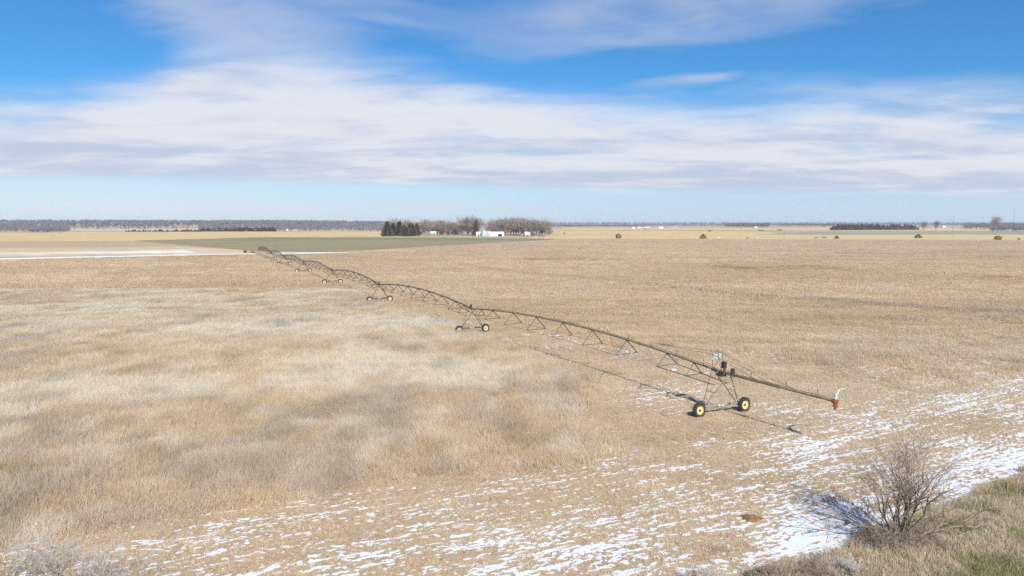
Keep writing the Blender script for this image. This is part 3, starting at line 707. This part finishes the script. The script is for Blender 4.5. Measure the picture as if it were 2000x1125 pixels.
for k in range(7):                                       # towers
    T0 = sup[k]; nxt = sup[k + 1]; ax = (T0 - nxt); ax.z = 0; ax.normalize(); side = Vector((-ax.y, ax.x, 0))
    if side.x < 0: side = -side
    side = Vector((.925, .38, 0)) if k == 0 else side
    near = k == 0
    tf = MB(); up = Vector((0, 0, 1))
    # base beam joining the two wheels
    b0 = T0 - side * 2.0 + up * .78; b1 = T0 + side * 2.0 + up * .78
    tf.tube([b0, b1], .105, 8)
    for s in (-1, 1): tf.box(tuple(T0 + side * 2.08 * s + up * .72), (.34, .26, .30), math.atan2(side.y, side.x))
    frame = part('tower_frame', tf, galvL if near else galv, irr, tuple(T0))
    for s in (-1, 1):
        ft = T0 + side * 1.8 * s + up * .86
        for e in (-.95, .95):
            lg = MB(); tp_ = T0 + ax * e + side * .16 * s + up * (PH - .1)
            lg.tube([ft + ax * e * .12, tp_], (.055 if (s < 0 and e > 0 and near) else .036) * (1 if near else 1.25), 4)
            if near and s > 0 and e > 0:
                for q in range(6):
                    c_ = ft.lerp(tp_, .15 + q * .11); lg.tube([c_, c_ + Vector((.22, 0, 0))], .012, 4)
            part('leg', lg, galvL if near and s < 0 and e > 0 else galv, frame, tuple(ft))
        br = MB(); br.tube([ft.lerp(T0 + up * PH, .42) + ax * .42, ft.lerp(T0 + up * PH, .42) - ax * .42], .025, 4)
        part('brace', br, galv, frame, tuple(ft))
    gm = MB(); mc = T0 + up * .8 - side * .1
    gm.tube([mc - side * .26 + ax * .12, mc + side * .02 + ax * .12], .09, 10); gm.box(tuple(mc + side * .18 + ax * .1), (.22, .22, .2), math.atan2(side.y, side.x))
    gm.tube([mc + side * .3 + ax * .1, mc + side * .50 + ax * .1], .06, 8)
    part('drive_motor', gm, white, frame, tuple(mc))
    for s in (-1, 1):
        wc = T0 + side * (2.42 if near else 2.2) * s + up * .63 + ax * .22
        ty = MB(); ty.lathe(wc, ax, [(.36, -.11), (.44, -.15), (.56, -.15), (.60, -.10), (.605, 0), (.60, .10), (.56, .15), (.44, .15), (.36, .11), (.36, -.11)], 36)
        a1 = side; b1_ = up
        for q in range(20):
            for hh in (-1, 1):
                w0 = 2 * math.pi * (q + (.5 if hh > 0 else 0)) / 20; w1 = w0 + .13
                def cp(w, r, t): return wc + (a1 * math.cos(w) + b1_ * math.sin(w)) * r + ax * t
                vs = [cp(w0, .59, 0), cp(w0 + .09, .59, 0), cp(w1 + .09, .58, .16 * hh), cp(w1, .58, .16 * hh), cp(w0, .66, 0), cp(w0 + .09, .66, 0), cp(w1 + .09, .645, .16 * hh), cp(w1, .645, .16 * hh)]
                ty.add(vs, [(0, 1, 2, 3), (4, 5, 6, 7), (0, 1, 5, 4), (1, 2, 6, 5), (2, 3, 7, 6), (3, 0, 4, 7)])
        wheel = part('wheel', ty, black, irr, tuple(wc))
        rm = MB(); rm.lathe(wc, ax, [(.37, .12), (.39, .135), (.36, .10), (.31, .045), (.16, .03), (.13, .06), (.10, .07), (.001, .07)], 32)
        rm.lathe(wc, ax, [(.37, -.12), (.36, -.10), (.31, -.03), (.001, -.03)], 24)
        part('rim', rm, rim_c[k], wheel, tuple(wc), smooth=False)
        hb = MB(); hb.lathe(wc, ax, [(.10, .071), (.085, .15), (.04, .17), (.001, .17)], 12)
        for q in range(6):
            w0 = q * 1.047; c_ = wc + (side * math.cos(w0) + up * math.sin(w0)) * .135 + ax * .05
            hb.lathe(c_, ax, [(.014, 0), (.014, .03), (.001, .03)], 6)
        part('hub', hb, rod_m, wheel, tuple(wc))
    # tower box beside the coupling
    if k: 
        bx = MB(); bx.tube([T0 - ax * .5 + side * .1 + up * (PH + .12), T0 - ax * .5 + side * .1 + up * (PH + .62)], .15, 10)
        part('tower_box', bx, dark, irr, tuple(T0 + up * PH))
# spans: arched pipe, V braces, rods, sprinklers, cable
FR = [.065, .137, .258, .379, .5, .621, .742, .863, .935]
sprk = MB(); sprk.tube([(0, 0, 0), (0, 0, .34)], .018, 4); sprk.tube([(0, 0, .34), (.03, 0, .42), (0, 0, .47)], .035, 5)
sprk_me = None
for k in range(7):
    A = sup[k + 1] + Vector((0, 0, PH)); B = sup[k] + Vector((0, 0, PH)); ax = (B - A); Ls = ax.length; ax.normalize()
    if k == 6: A = sup[7] + Vector((0, 0, 4.3))
    side = Vector((-ax.y, ax.x, 0)).normalized()
    if side.x < 0: side = -side
    def arch(f): return A.lerp(B, f) + Vector((0, 0, 4 * 1.15 * f * (1 - f)))
    def drop(f): return 1.68 * min(1, .30 + .70 * math.sin(math.pi * min(max(f, 0.0), 1)) ** .6)
    def low(f, s): 
        if f > .9: return low(FR[-2], s).lerp(B - Vector((0, 0, 1.05)) + side * .75 * s, (f - FR[-2]) / (1 - FR[-2]))
        m = max(.45, min(1, math.sin(math.pi * f) * 2.2)); return arch(f) - Vector((0, 0, drop(f))) + side * 1.38 * s * m
    thick = .082 if k < 2 else .092
    pm = MB(); pm.tube([arch(i / 24) for i in range(25)], thick, 10)
    for i in range(1, 8): c_ = arch(i / 8 + .03); pm.tube([c_ - ax * .03, c_ + ax * .03], thick + .05, 10)
    for f in (0.012, .985): c_ = arch(f); pm.tube([c_ - ax * .3, c_ + ax * .3], thick + .07, 8)
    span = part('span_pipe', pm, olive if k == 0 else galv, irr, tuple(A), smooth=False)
    for f in FR:
        bm_ = MB(); top = arch(f) - Vector((0, 0, .06)); l, r = low(f, -1), low(f, 1); w = .054 + .004 * k
        bm_.bar(top, l, w * 1.5); bm_.bar(top, r, w * 1.5); bm_.bar(l, r, w * .9); bm_.tube([top - Vector((0, 0, .0)) - ax * .12, top + ax * .12], .11, 6)
        # light diagonals back up to the pipe
        t2 = arch(max(f - .06, 0.0)); bm_.bar(l, t2, w * .3)
        part('truss_brace', bm_, rod_m, span, tuple(top))
    for s in (-1, 1):
        rd = MB(); n0 = A - Vector((0, 0, .9)) + side * .45 * s; n1 = B - Vector((0, 0, 1.05)) + side * .75 * s
        w = .017 + .006 * k
        rd.tube([n0] + [low(f, s) for f in FR[:-2]], w, 4); part('truss_rod', rd, rod_m, span, tuple(A))
        rd = MB(); rd.tube([low(f, s) for f in FR[-2:]] + [n1], .042, 4); part('end_strut', rd, galv, span, tuple(B))
    for i in range(14):
        f = (i + .6) / 14.2; c_ = arch(f) + Vector((0, 0, thick))
        if sprk_me is None: sprk_me = sprk.mesh('sprinkler')
        if not sprk_me.materials: sprk_me.materials.append(rod_m)
        part('sprinkler', None, None, span, tuple(c_), mesh=sprk_me)
    cb = MB(); cb.tube([arch(i / 30) + Vector((0, 0, thick + .03 + .03 * (i % 3))) + side * .05 for i in range(31)], .022, 4)
    part('power_cable', cb, dark, span, tuple(A))
# overhang boom past the last tower
B0 = sup[0] + Vector((0, 0, PH)); od = Vector((gp(1626, 783, 3.5)[0], gp(1626, 783, 3.5)[1], 3.5)); 
ax = (od - B0).normalized(); side = Vector((-ax.y, ax.x, 0)).normalized(); side = side if side.x > 0 else -side
up = Vector((0, 0, 1))
def boom(f): return B0.lerp(od, f) + up * .0
pm = MB(); pm.tube([B0 - ax * .2, boom(.55)], .098, 10); pm.tube([boom(.55), od], .078, 10)
for f in (.04, .13, .555): pm.tube([boom(f) - ax * .035, boom(f) + ax * .035], .17, 10)
bo = part('boom_pipe', pm, olive, irr, tuple(B0))
for f in (.30, .62, .88):
    part('sprinkler', None, None, bo, tuple(boom(f) + up * .1), mesh=sprk_me)
cb = MB(); cb.tube([boom(i / 20) + up * (.14 + .02 * (i % 2)) for i in range(21)] , .02, 4); part('power_cable', cb, dark, bo, tuple(B0))
mast = MB()
m1 = B0 - ax * .55 - side * .62 + up * 1.55; m2 = B0 - ax * .55 + side * .62 + up * 1.55
for m_ in (m1, m2): mast.bar(B0 - ax * .9, m_, .035); mast.bar(B0 + ax * .35, m_, .028)
mast.bar(m1, m2, .035)
ms = part('mast', mast, galv, irr, tuple(B0))
sp = MB(); c_ = (m1 + m2) / 2; 
rot_ = math.atan2(side.y, side.x)
sp.box(tuple(c_ - up * .24), (1.26, .03, .48), rot_); part('sheet', sp, pale, ms, tuple(c_))
sy = MB()
for m_, s in ((m1, -1), (m2, 1)):
    sy.tube([m_, boom(.36 + .10 * (s > 0)) + up * .1], .016, 4); sy.tube([m_, B0 - ax * 8.2 + up * 1.15], .014, 4)
    sy.tube([m_, boom(.72) + up * .1], .012, 4)
part('stay_cable', sy, rod_m, ms, tuple(B0))
an = MB(); an.tube([c_ + side * .15, c_ + side * .15 + up * .28, c_ + side * .0 + up * .32, c_ + side * .0 + up * .1], .02, 5); an.tube([c_ + side * .15 + up * .1, B0 + up * .1], .02, 5)
part('hose', an, dark, ms, tuple(c_))
bx = MB(); bx.box(tuple(B0 + ax * .15 + side * .15 + up * .62), (.36, .30, .50), rot_)
bx.box(tuple(B0 + ax * .15 + side * .15 + up * .895), (.40, .34, .05), rot_)
part('tower_box', bx, dark, irr, tuple(B0))
bx = MB(); bx.tube([B0 + ax * 1.15 + side * .12 + up * .12, B0 + ax * 1.15 + side * .12 + up * .5], .19, 12)
part('motor_housing', bx, black, irr, tuple(B0))
bx = MB(); bx.box(tuple(B0 + ax * .2 + side * .2 + up * .24), (.16, .16, .22), rot_); part('solenoid_valve', bx, rust, irr, tuple(B0))
hs = MB(); hs.tube([B0 + ax * .9 + side * .1, B0 + ax * .8 + side * .35 - up * .7, B0 + ax * .2 + side * .1 - up * 1.05, B0 - ax * .25 - up * .7, B0 - ax * .3], .02, 5); part('looped_hose', hs, dark, irr, tuple(B0))
bx = MB(); bx.box(tuple(B0 - up * .22), (.55, .7, .22), rot_); part('joint_cradle', bx, rod_m, irr, tuple(B0))
# end gun: rusty booster elbow, white gun body, barrel
eg = MB(); eg.tube([od, od + ax * .2, od + ax * .26 - up * .12], .16, 10); eg.lathe(od + ax * .24 + up * .12, (0, 0, -1), [(.17, 0), (.24, .02), (.24, .16), (.16, .2), (.15, .38), (.19, .40), (.19, .5), (.09, .52), (.08, .72), (.001, .72)], 14)
gun = part('end_gun', eg, rust, irr, tuple(od))
g2 = MB(); gc = od + ax * .24 + up * .16; g2.tube([gc, gc + up * .25, gc + up * .50 ], [.11, .13, .10], 10)
g2.tube([gc + up * .3 + side * .1, gc + up * .5 + side * .25, gc + up * .72 + side * .38], [.06, .065, .055], 8)
g2.tube([gc + up * .68 + side * .34, gc + up * .70 + side * .75, gc + up * .74 + side * 1.25], [.05, .04, .028], 8)
part('barrel', g2, white, gun, tuple(gc))
g3 = MB(); g3.tube([gc + up * .74 + side * .6, gc + up * .80 + side * .95, gc + up * .66 + side * 1.45], .018, 4); part('splash_arm', g3, galvL, gun, tuple(gc))
# pivot centre: four legged stand and riser
pc = MB(); c0 = Vector(P0)
for a, b in ((-1, -1), (-1, 1), (1, -1), (1, 1)): pc.bar(c0 + Vector((a * 1.6, b * 1.6, 0)), c0 + Vector((a * .25, b * .25, 4.2)), .09)
for z_, w_ in ((.6, 1.4), (2.2, .9), (3.6, .45)):
    for a, b, c, d in ((-1, -1, 1, -1), (1, -1, 1, 1), (1, 1, -1, 1), (-1, 1, -1, -1)): pc.bar(c0 + Vector((a * w_, b * w_, z_)), c0 + Vector((c * w_, d * w_, z_)), .05)
part('pivot_stand', pc, galvL, irr, P0)
rs = MB(); rs.tube([c0, c0 + Vector((0, 0, 4.5))], .13, 8); part('riser_pipe', rs, galvL, irr, P0)
# beside the pivot: engine, tank, cabinet
ex, ey = gp(493, 494.3); z0 = th(ex, ey)
e = empty('pump_engine', (ex, ey, z0), 'rusty red pump engine on skids beside the irrigator\'s pivot point', 'engine')
mb = MB(); mb.box((ex, ey, z0 + .75), (1.3, .7, .7)); mb.box((ex, ey, z0 + 1.2), (.8, .5, .25)); mb.tube([(ex + .65, ey, z0 + .8), (ex + 1.5, ey, z0 + .8)], .3, 10); part('engine_block', mb, rust, e, (ex, ey, z0))
mb = MB(); mb.box((ex, ey - .4, z0 + .2), (3.6, .14, .2)); mb.box((ex, ey + .4, z0 + .2), (3.6, .14, .2)); part('skid', mb, rod_m, e, (ex, ey, z0))
mb = MB(); mb.tube([(ex - .8, ey, z0 + 1.3), (ex - .8, ey, z0 + 2.1)], .07, 6); part('exhaust_pipe', mb, rust, e, (ex, ey, z0))
ex, ey = gp(479, 495); z0 = th(ex, ey)
e = empty('fuel_tank', (ex, ey, z0), 'dark round ended tank on a stand left of the rusty pump engine', 'tank')
mb = MB(); mb.lathe((ex, ey - 1.2, z0 + 1.25), (0, 1, 0), [(.001, -.12), (.4, -.06), (.62, .1), (.64, .2), (.64, 1.9), (.62, 2.0), (.4, 2.15), (.001, 2.2)], 20); part('tank_body', mb, dark, e, (ex, ey, z0), smooth=True)
mb = MB(); [mb.box((ex + a * .5, ey + b * .8, z0 + .25), (.12, .12, .6)) for a in (-1, 1) for b in (-1, 1)]; part('stand', mb, galvL, e, (ex, ey, z0))

# ------------------------------------------------------------------ farm buildings
wwall = material('white_painted_metal', (.72, .74, .76), .5, var=.12, scale=.6); wroof = material('white_metal_roof', (.80, .82, .85), .4, .1, .1, .5)
bin_m = material('blue_grey_galvanised_bin', (.44, .54, .60), .4, .4, .15, .5); green_r = material('pale_green_roof', (.40, .55, .52), .6, var=.15, scale=.6)
doorway_shade = material('painted_interior_shade', (.02, .02, .02), .95); tanwall = material('tan_siding', (.36, .30, .24), .8); glass = material('window_glass', (.05, .07, .09), .15, 0, .2)
redpaint = material('red_barn_paint', (.38, .05, .035), .7)
def shed(name, px, py, L, Wd, eave, ridge, rz, wm, rm, label, cat, dark_doorway=None, doors_m=None, windows=0):
    x, y = gpt(px, py); z = th(x, y); e = empty(name, (x, y, z), label, cat); e.rotation_euler = (0, 0, rz)
    WORLD[e.name] = (0, 0, 0)
    w = MB(); l, d = L / 2, Wd / 2
    v = [(-l, -d, -.3), (l, -d, -.3), (l, d, -.3), (-l, d, -.3), (-l, -d, eave), (l, -d, eave), (l, d, eave), (-l, d, eave), (-l, 0, ridge), (l, 0, ridge)]
    w.add(v, [(0, 1, 5, 4), (1, 2, 6, 9, 5), (2, 3, 7, 6), (3, 0, 4, 8, 7)]); part('wall', w, wm, e)
    r = MB(); o = .35; t = .15; s = (ridge - eave) / d
    for sg in (-1, 1):
        a = [(-l - o, sg * (d + o), eave - s * o + .02), (l + o, sg * (d + o), eave - s * o + .02), (l + o, 0, ridge + .02), (-l - o, 0, ridge + .02)]
        r.add(a + [(p[0], p[1], p[2] + t) for p in a], [(0, 1, 2, 3), (4, 5, 6, 7), (0, 1, 5, 4), (1, 2, 6, 5), (3, 0, 4, 7)])
    part('roof', r, rm, e)
    if dark_doorway:
        for (cx, dw, dh) in dark_doorway:
            b = MB(); b.box((cx, -d - .02, dh / 2), (dw, .08, dh)); part('dark_doorway', b, doors_m or doorway_shade, e)  # slab on the closed wall; its near-black colour paints the shade inside a doorway
    for i in range(windows):
        b = MB(); b.box((-l + L * (i + .7) / (windows + .4), -d - .02, eave * .6), (.9, .06, 1.0)); part('window', b, glass, e)
    return e
shed('barn', 965, 461.4, 29, 11, 3.6, 6.4, R(-6), wwall, wroof, 'long low white metal barn with a dark open bay at its right end', 'barn', [(9.5, 5.5, 3.2)], None, 2)
shed('shed', 935, 460.6, 7, 6, 4.2, 5.9, R(0), wwall, wroof, 'small white shed on the left of the grain bin', 'shed', [(0, 2.4, 2.2)])
shed('shed', 951, 461.9, 6, 7, 3.4, 6.4, R(86), bin_m, wroof, 'pale blue gabled shed joined in front of the barn\'s left end', 'shed', None, None, 1)
shed('house', 846, 459.6, 9, 7, 3.0, 6.3, R(15), tanwall, green_r, 'small house with a pale green roof in front of the middle grove', 'house', [(1, 1.2, 2.1)], None, 2)
shed('shed', 1029, 461.6, 6.5, 6, 2.5, 6.2, R(20), tanwall, wroof, 'small steep roofed white shed in front of the right grove', 'shed', [(0, 2.2, 2.0)])
shed('shed', 1022, 462.2, 6, 4, 1.8, 2.9, R(0), tanwall, material('rusty_sheet', (.25, .2, .17), .8), 'low brown lean-to left of the steep roofed shed', 'shed', [(0, 2.0, 1.6)])
shed('trailer', 1045, 460.0, 8, 3, 2.8, 3.3, R(5), wwall, wroof, 'white trailer home half hidden in the right grove', 'trailer', None, None, 3)
x, y = gpt(944.5, 460.8); z = th(x, y); e = empty('grain_bin', (x, y, z), 'blue grey round grain bin with a cone roof rising behind the barn', 'grain bin'); WORLD[e.name] = (0, 0, 0)
mb = MB(); prof = []
for i in range(13): prof += [(4.0, i * .62), (4.04, i * .62 + .3)]
mb.lathe((0, 0, 0), (0, 0, 1), prof, 28); part('wall', mb, bin_m, e); mb = MB(); mb.lathe((0, 0, 0), (0, 0, 1), [(4.2, 7.7), (4.15, 7.85), (.6, 10.2), (.6, 10.5), (.001, 10.6)], 28); part('roof', mb, bin_m, e)
# far buildings
for px, py, L, lab, wm, rm in [(1237, 447.4, 13, 'tiny white shed on the horizon left of the red barn', wwall, wroof), (1250, 447.2, 20, 'long pale blue shed on the horizon beside the red barn', bin_m, wroof),
                     (1263, 447.4, 26, 'distant red barn on the horizon', redpaint, wroof), (1291, 446.6, 22, 'white shed on the horizon right of the red barn', wwall, wroof),
                     (1319, 446, 26, 'pale blue far building on the horizon', bin_m, bin_m), (1476, 446.6, 14, 'small pale building below the far bare grove', bin_m, wroof),
                     (577, 452, 22, 'low pale blue shed at the edge of the left wood', bin_m, bin_m), (561, 451.6, 7, 'tiny white house at the edge of the left wood', wwall, wroof), (480, 452.2, 12, 'small house with a rusty roof among the far cedars', wwall, rust),
                     (1843, 444.4, 22, 'bright white shed far beyond the right pasture', wwall, wroof)]:
    shed('farm_building', px, py, L * .55, L * .3, 3.2, 5.5, R(rr.uniform(-15, 15)), wm, rm, lab, 'building', [(0, 2, 2)])
# ------------------------------------------------------------------ vehicles
def car(name, px, py, label, col, rz, kind='car'):
    x, y = gpt(px, py); z = th(x, y); e = empty(name, (x, y, z), label, kind); e.rotation_euler = (0, 0, rz); WORLD[e.name] = (0, 0, 0)
    paint = material('paint_' + kind, col, .3, .1, .08, 2)
    if kind == 'car': side = [(-2.3, .35), (2.3, .35), (2.35, .75), (1.35, .92), (.75, 1.42), (-1.0, 1.45), (-1.9, 1.0), (-2.3, .92)]
    elif kind == 'pickup': side = [(-2.8, .45), (2.8, .45), (2.85, 1.0), (1.75, 1.15), (1.15, 1.85), (-.35, 1.88), (-.5, 1.15), (-2.8, 1.15)]
    else: side = [(-3.4, .6), (3.4, .6), (3.4, 2.9), (-3.2, 2.9), (-3.4, 2.6)]
    w = .9 if kind != 'truck' else 1.2
    b = MB(); n = len(side); b.add([(p[0], -w, p[1]) for p in side] + [(p[0], w, p[1]) for p in side], [tuple(range(n)), tuple(range(2 * n - 1, n - 1, -1))] + [(i, (i + 1) % n, (i + 1) % n + n, i + n) for i in range(n)])
    part('body', b, paint, e)
    if kind != 'truck':
        q = side[3:7]; cx_ = sum(p[0] for p in q) / 4
        gpts = [(cx_ + (p[0] - cx_) * .82, p[1] - (.06 if p[1] > 1.3 else -.03)) for p in q]
        g = MB(); g.add([(p[0], -w - .01, p[1]) for p in gpts] + [(p[0], w + .01, p[1]) for p in gpts], [(0, 1, 2, 3), (7, 6, 5, 4)]); part('window', g, glass, e)
    for sx_ in (-1, 1):
        for sy_ in (-1, 1):
            wl = MB(); wl.lathe((sx_ * (n > 5 and 1.45 or 2.2), sy_ * w, .36), (0, 1, 0), [(.001, -.12), (.36, -.12), (.36, .12), (.001, .12)], 14); part('wheel', wl, black, e)
    return e
car('parked_car', 1404, 465.6, 'white car on the field edge road right of the juniper', (.75, .77, .80), R(4))
car('parked_pickup', 1470, 465.6, 'silver pickup parked just behind the white car on the road', (.50, .54, .56), R(0), 'pickup')
car('parked_car', 1477.5, 465.8, 'pale car nose to tail with the silver pickup', (.62, .64, .66), R(2))
car('parked_pickup', 1460, 465.8, 'dark pickup left of the silver pickup', (.10, .13, .12), R(80), 'pickup')
car('parked_truck', 747, 460.6, 'white box truck parked beside the west cedar clump', (.74, .76, .80), R(12), 'truck')
car('parked_car', 1047, 465.2, 'white car on the farm drive below the right grove', (.72, .74, .78), R(3))
# ------------------------------------------------------------------ poles
wood_m = material('weathered_pole_wood', (.30, .25, .20), .9, var=.3, scale=2); ceram = material('insulator', (.5, .5, .48), .4)
def pole(px, py, top, label, cross=1, r=.17, lean=0.0):
    x, y = gpt(px, py); z = th(x, y); H = htm(px, py, top); e = empty('utility_pole', (x, y, z), label, 'utility pole', 'utility poles across the plain'); WORLD[e.name] = (0, 0, 0)
    m = MB(); m.tube([(0, 0, -.5), (lean * H, 0, H)], [r, r * .7], 8); part('post', m, wood_m, e)
    for c in range(cross):
        zz = H - .6 - 1.3 * c; m = MB(); m.box((lean * zz, -.15, zz), (2.6, .12, .14)); ca = part('crossarm', m, wood_m, e)
        for i in (-1.15, -.45, .45, 1.15): k_ = MB(); k_.lathe((lean * zz + i, -.15, zz + .07), (0, 0, 1), [(.05, 0), (.07, .08), (.05, .18), (.001, .2)], 6); part('insulator', k_, ceram, ca)
    return e
pole(1628.5, 466, 429, 'tall utility pole directly beside the left end of the windbreak', 2, .24)
pole(1859.5, 463.5, 421, 'leaning utility pole between the pasture and the right bare grove', 2, .22, .03)
pole(1445.5, 466, 433, 'pale utility pole in front of the far bare grove', 1, .2)
pole(1531.5, 466.5, 451, 'short pole with a double crossarm right of the silver pickup', 2, .22)
pole(1086, 463.5, 440, 'utility pole just past the east end of the farm grove', 1, .14)
pole(1080, 463, 447, 'shorter pole beside the east end of the farm grove', 0, .16)
pole(1183, 448.5, 438.5, 'thin far pole above the golden stubble between grove and lone juniper', 1, .3)
pole(1300, 447, 439.0, 'thin far pole just left of the pale blue far building', 1, .3)
pole(723, 457, 438, 'thin pole left of the box truck, standing in the golden stubble', 1, .14)
pole(740, 458, 440, 'thin pole right above the box truck', 1, .14)
pole(643, 453, 441, 'thin pole against the left wood, left of the box truck', 1, .16)
x, y = gpt(1979, 443.0); z = th(x, y); H = 38 * y / F
e = empty('radio_mast', (x, y, z), 'thin lattice radio mast rising over the wood at the far right', 'mast'); WORLD[e.name] = (0, 0, 0)
m = MB(); [m.tube([(a, b, 0), (a * .3, b * .3, H)], .22, 4) for a, b in ((-1, -.6), (1, -.6), (0, 1.1))]; part('lattice', m, wood_m, e)
m = MB(); m.tube([(0, 0, H - 1), (0, 0, H + 6)], .15, 4); part('antenna', m, wood_m, e)
# field boundary fence and marker posts
fx = []
g_ = 'posts of the far field fence'
stk = material('orange_marker_paint', (.42, .17, .035), .8, var=.4, scale=8); pw = material('grey_post_wood', (.22, .18, .14), .9)
def marker(px, py, top, label, cut=.45, w=.09):
    x, y = gp(px, py); z = th(x, y); z += float(sst(verge_side(x, y), -2, 4)) * .35; H = htm(px, py, top)
    e = empty('marker_post', (x, y, z), label, 'post'); WORLD[e.name] = (0, 0, 0)
    m = MB(); m.box((0, 0, H * (1 - cut) / 2 - .1), (w * .8, w * .6, H * (1 - cut) + .2)); part('post', m, pw, e)
    m = MB(); m.box((0, 0, H * (1 - cut / 2)), (w, w * .7, H * cut)); m.tube([(0, 0, H), (0, 0, H + .04)], w * .4, 6); part('painted_top', m, stk, e)
marker(1966, 971, 945, 'wooden marker post with an orange top standing in the green verge', .45, .10)
marker(1681, 1103, 1088, 'short orange marker standing in the brush at the bottom', .95, .14)

# ------------------------------------------------------------------ near shrubs
def shrub(name, px, py, H, Wd, label, stems, nch, seed, sm, tm, minr=.006, spread=.55, up=.25, r0=.05, tilt=.9, cat='shrub', gn=.16, z=0):
    x, y = gp(px, py); z0 = th(x, y) + z; rnd = random.Random(seed); st = MB(); tw = MB()
    for i in range(stems):
        a = i * 2.399 + rnd.uniform(-.3, .3); tl = tilt * math.sqrt((i + .5) / stems) * rnd.uniform(.8, 1.15)
        d = Vector((math.cos(a) * tl, math.sin(a) * tl * .8, 1)).normalized()
        o = Vector((math.cos(a) * .18 * tl, math.sin(a) * .18 * tl, -.05))
        grow([st, tw], o, d, H * rnd.uniform(.38, .55) * (1.0 if tl < .6 else .9), r0 * rnd.uniform(.6, 1.1), 0, len(nch), rnd, spread, up, nch, 4, minr, 2, gn)
    e = empty(name, (x, y, z0), label, cat); WORLD[e.name] = (0, 0, 0); part('stem', st, sm, e); part('twig', tw, tm, e); return e
shrub('bare_shrub', 1758, 1062, 5.9, 5, 'tall fan shaped bare shrub rising from the snow in the near right corner', 17, (5, 4, 5), 3, stem_near, twig_near, .0050, .46, .16, .075, .88, z=.1, gn=.20)
brm = material('bramble_twigs', (.34, .26, .20), .9, var=.5, scale=5)
for i, (px, py, H, lab) in enumerate([(1725, 1066, 1.5, 'tangled low bramble at the left foot of the tall bare shrub'), (1800, 1075, 1.4, 'tangled low bramble at the right foot of the tall bare shrub'),
                                      (1765, 1078, 1.1, 'tangled low bramble in front of the tall bare shrub\'s stems'), (1690, 1072, .8, 'thin low bramble on the snow left of the tall shrub')]):
    shrub('bramble', px, py, H * 1.25, 2, lab, 30, (5, 4, 3), 60 + i, brm, brm, .006, .95, -.12, .018, 1.9, 'bramble', .34, z=.05)
gshr = material('silver_grey_twigs', (.49, .44, .40), .9, var=.3, scale=3)
for i, (px, py, H, lab) in enumerate([(20, 1150, 2.6, 'hazy grey bare shrub cut by the bottom left corner'), (110, 1160, 2.6, 'hazy grey bare shrub second from the bottom left corner'),
                                      (200, 1165, 2.4, 'hazy grey bare shrub at the bottom, right end of the left trio')]):
    shrub('grey_shrub', px, py, H * 1.25, 2.6, lab, 11, (4, 4, 4), 80 + i, brm, gshr, .0035, .5, .15, .02, .8)
for i, (px, py, H, lab) in enumerate([(1595, 1140, 1.6, 'brown bare brush at the bottom, left of the orange marker'), (1650, 1135, 1.3, 'brown bare brush right beneath the orange marker'),
                                      (1520, 1150, 1.5, 'sparse bare brush at the bottom edge below the bright snow'), (1370, 1160, 1.4, 'reddish bare brush at the bottom centre edge')]):
    shrub('brush', px, py, H, 2, lab, 18, (5, 4, 4), 120 + i, brm, gshr if i % 2 else twig_near, .0045, .7, .05, .015, 1.1)
# dirt mound in the snow
x, y = gp(1468, 1013); mb = MB(); n_ = 22
rnd = random.Random(4)
for j in range(9):
    for i in range(n_):
        a = i / n_ * 6.283; rr_ = j / 8; rad_ = rr_ * (.75 + .18 * math.sin(a * 3 + 1) + .08 * rnd.random()); hh = .20 * (1 - rr_ ** 1.6) + rnd.uniform(-.025, .03) * (rr_ < .98)
        mb.v.append((math.cos(a) * rad_ * .85, math.sin(a) * rad_ * .6, hh * 1.2 - .02))
for j in range(8):
    for i in range(n_): mb.f.append((j * n_ + i, j * n_ + (i + 1) % n_, (j + 1) * n_ + (i + 1) % n_, (j + 1) * n_ + i))
me = mb.mesh('dirt_mound', smooth=True); me.materials.append(material('raw_brown_earth', (.26, .13, .055), .95, var=.4, scale=6, bump=.6))
o = bpy.data.objects.new('dirt_mound', me); COL.objects.link(o); o.location = (x, y, th(x, y)); tag(o, 'small raw brown earth mound poking out of the snow', 'mound')

# ------------------------------------------------------------------ the air
hz = MB(); hz.box((0, 8000, 27.5), (37000, 20000, 61)); hm = bpy.data.materials.new('air'); hm.use_nodes = True; T = NT(hm.node_tree); T.n.clear()
pv = T.new('ShaderNodeVolumePrincipled'); pv.inputs['Color'].default_value = (.78, .88, 1, 1); pv.inputs['Density'].default_value = 0.00008; pv.inputs['Anisotropy'].default_value = 0.0
o = T.new('ShaderNodeOutputMaterial'); T.lk(pv.outputs[0], o.inputs['Volume'])
me = hz.mesh('haze'); me.materials.append(hm); h = bpy.data.objects.new('haze', me); COL.objects.link(h); tag(h, kind='stuff')
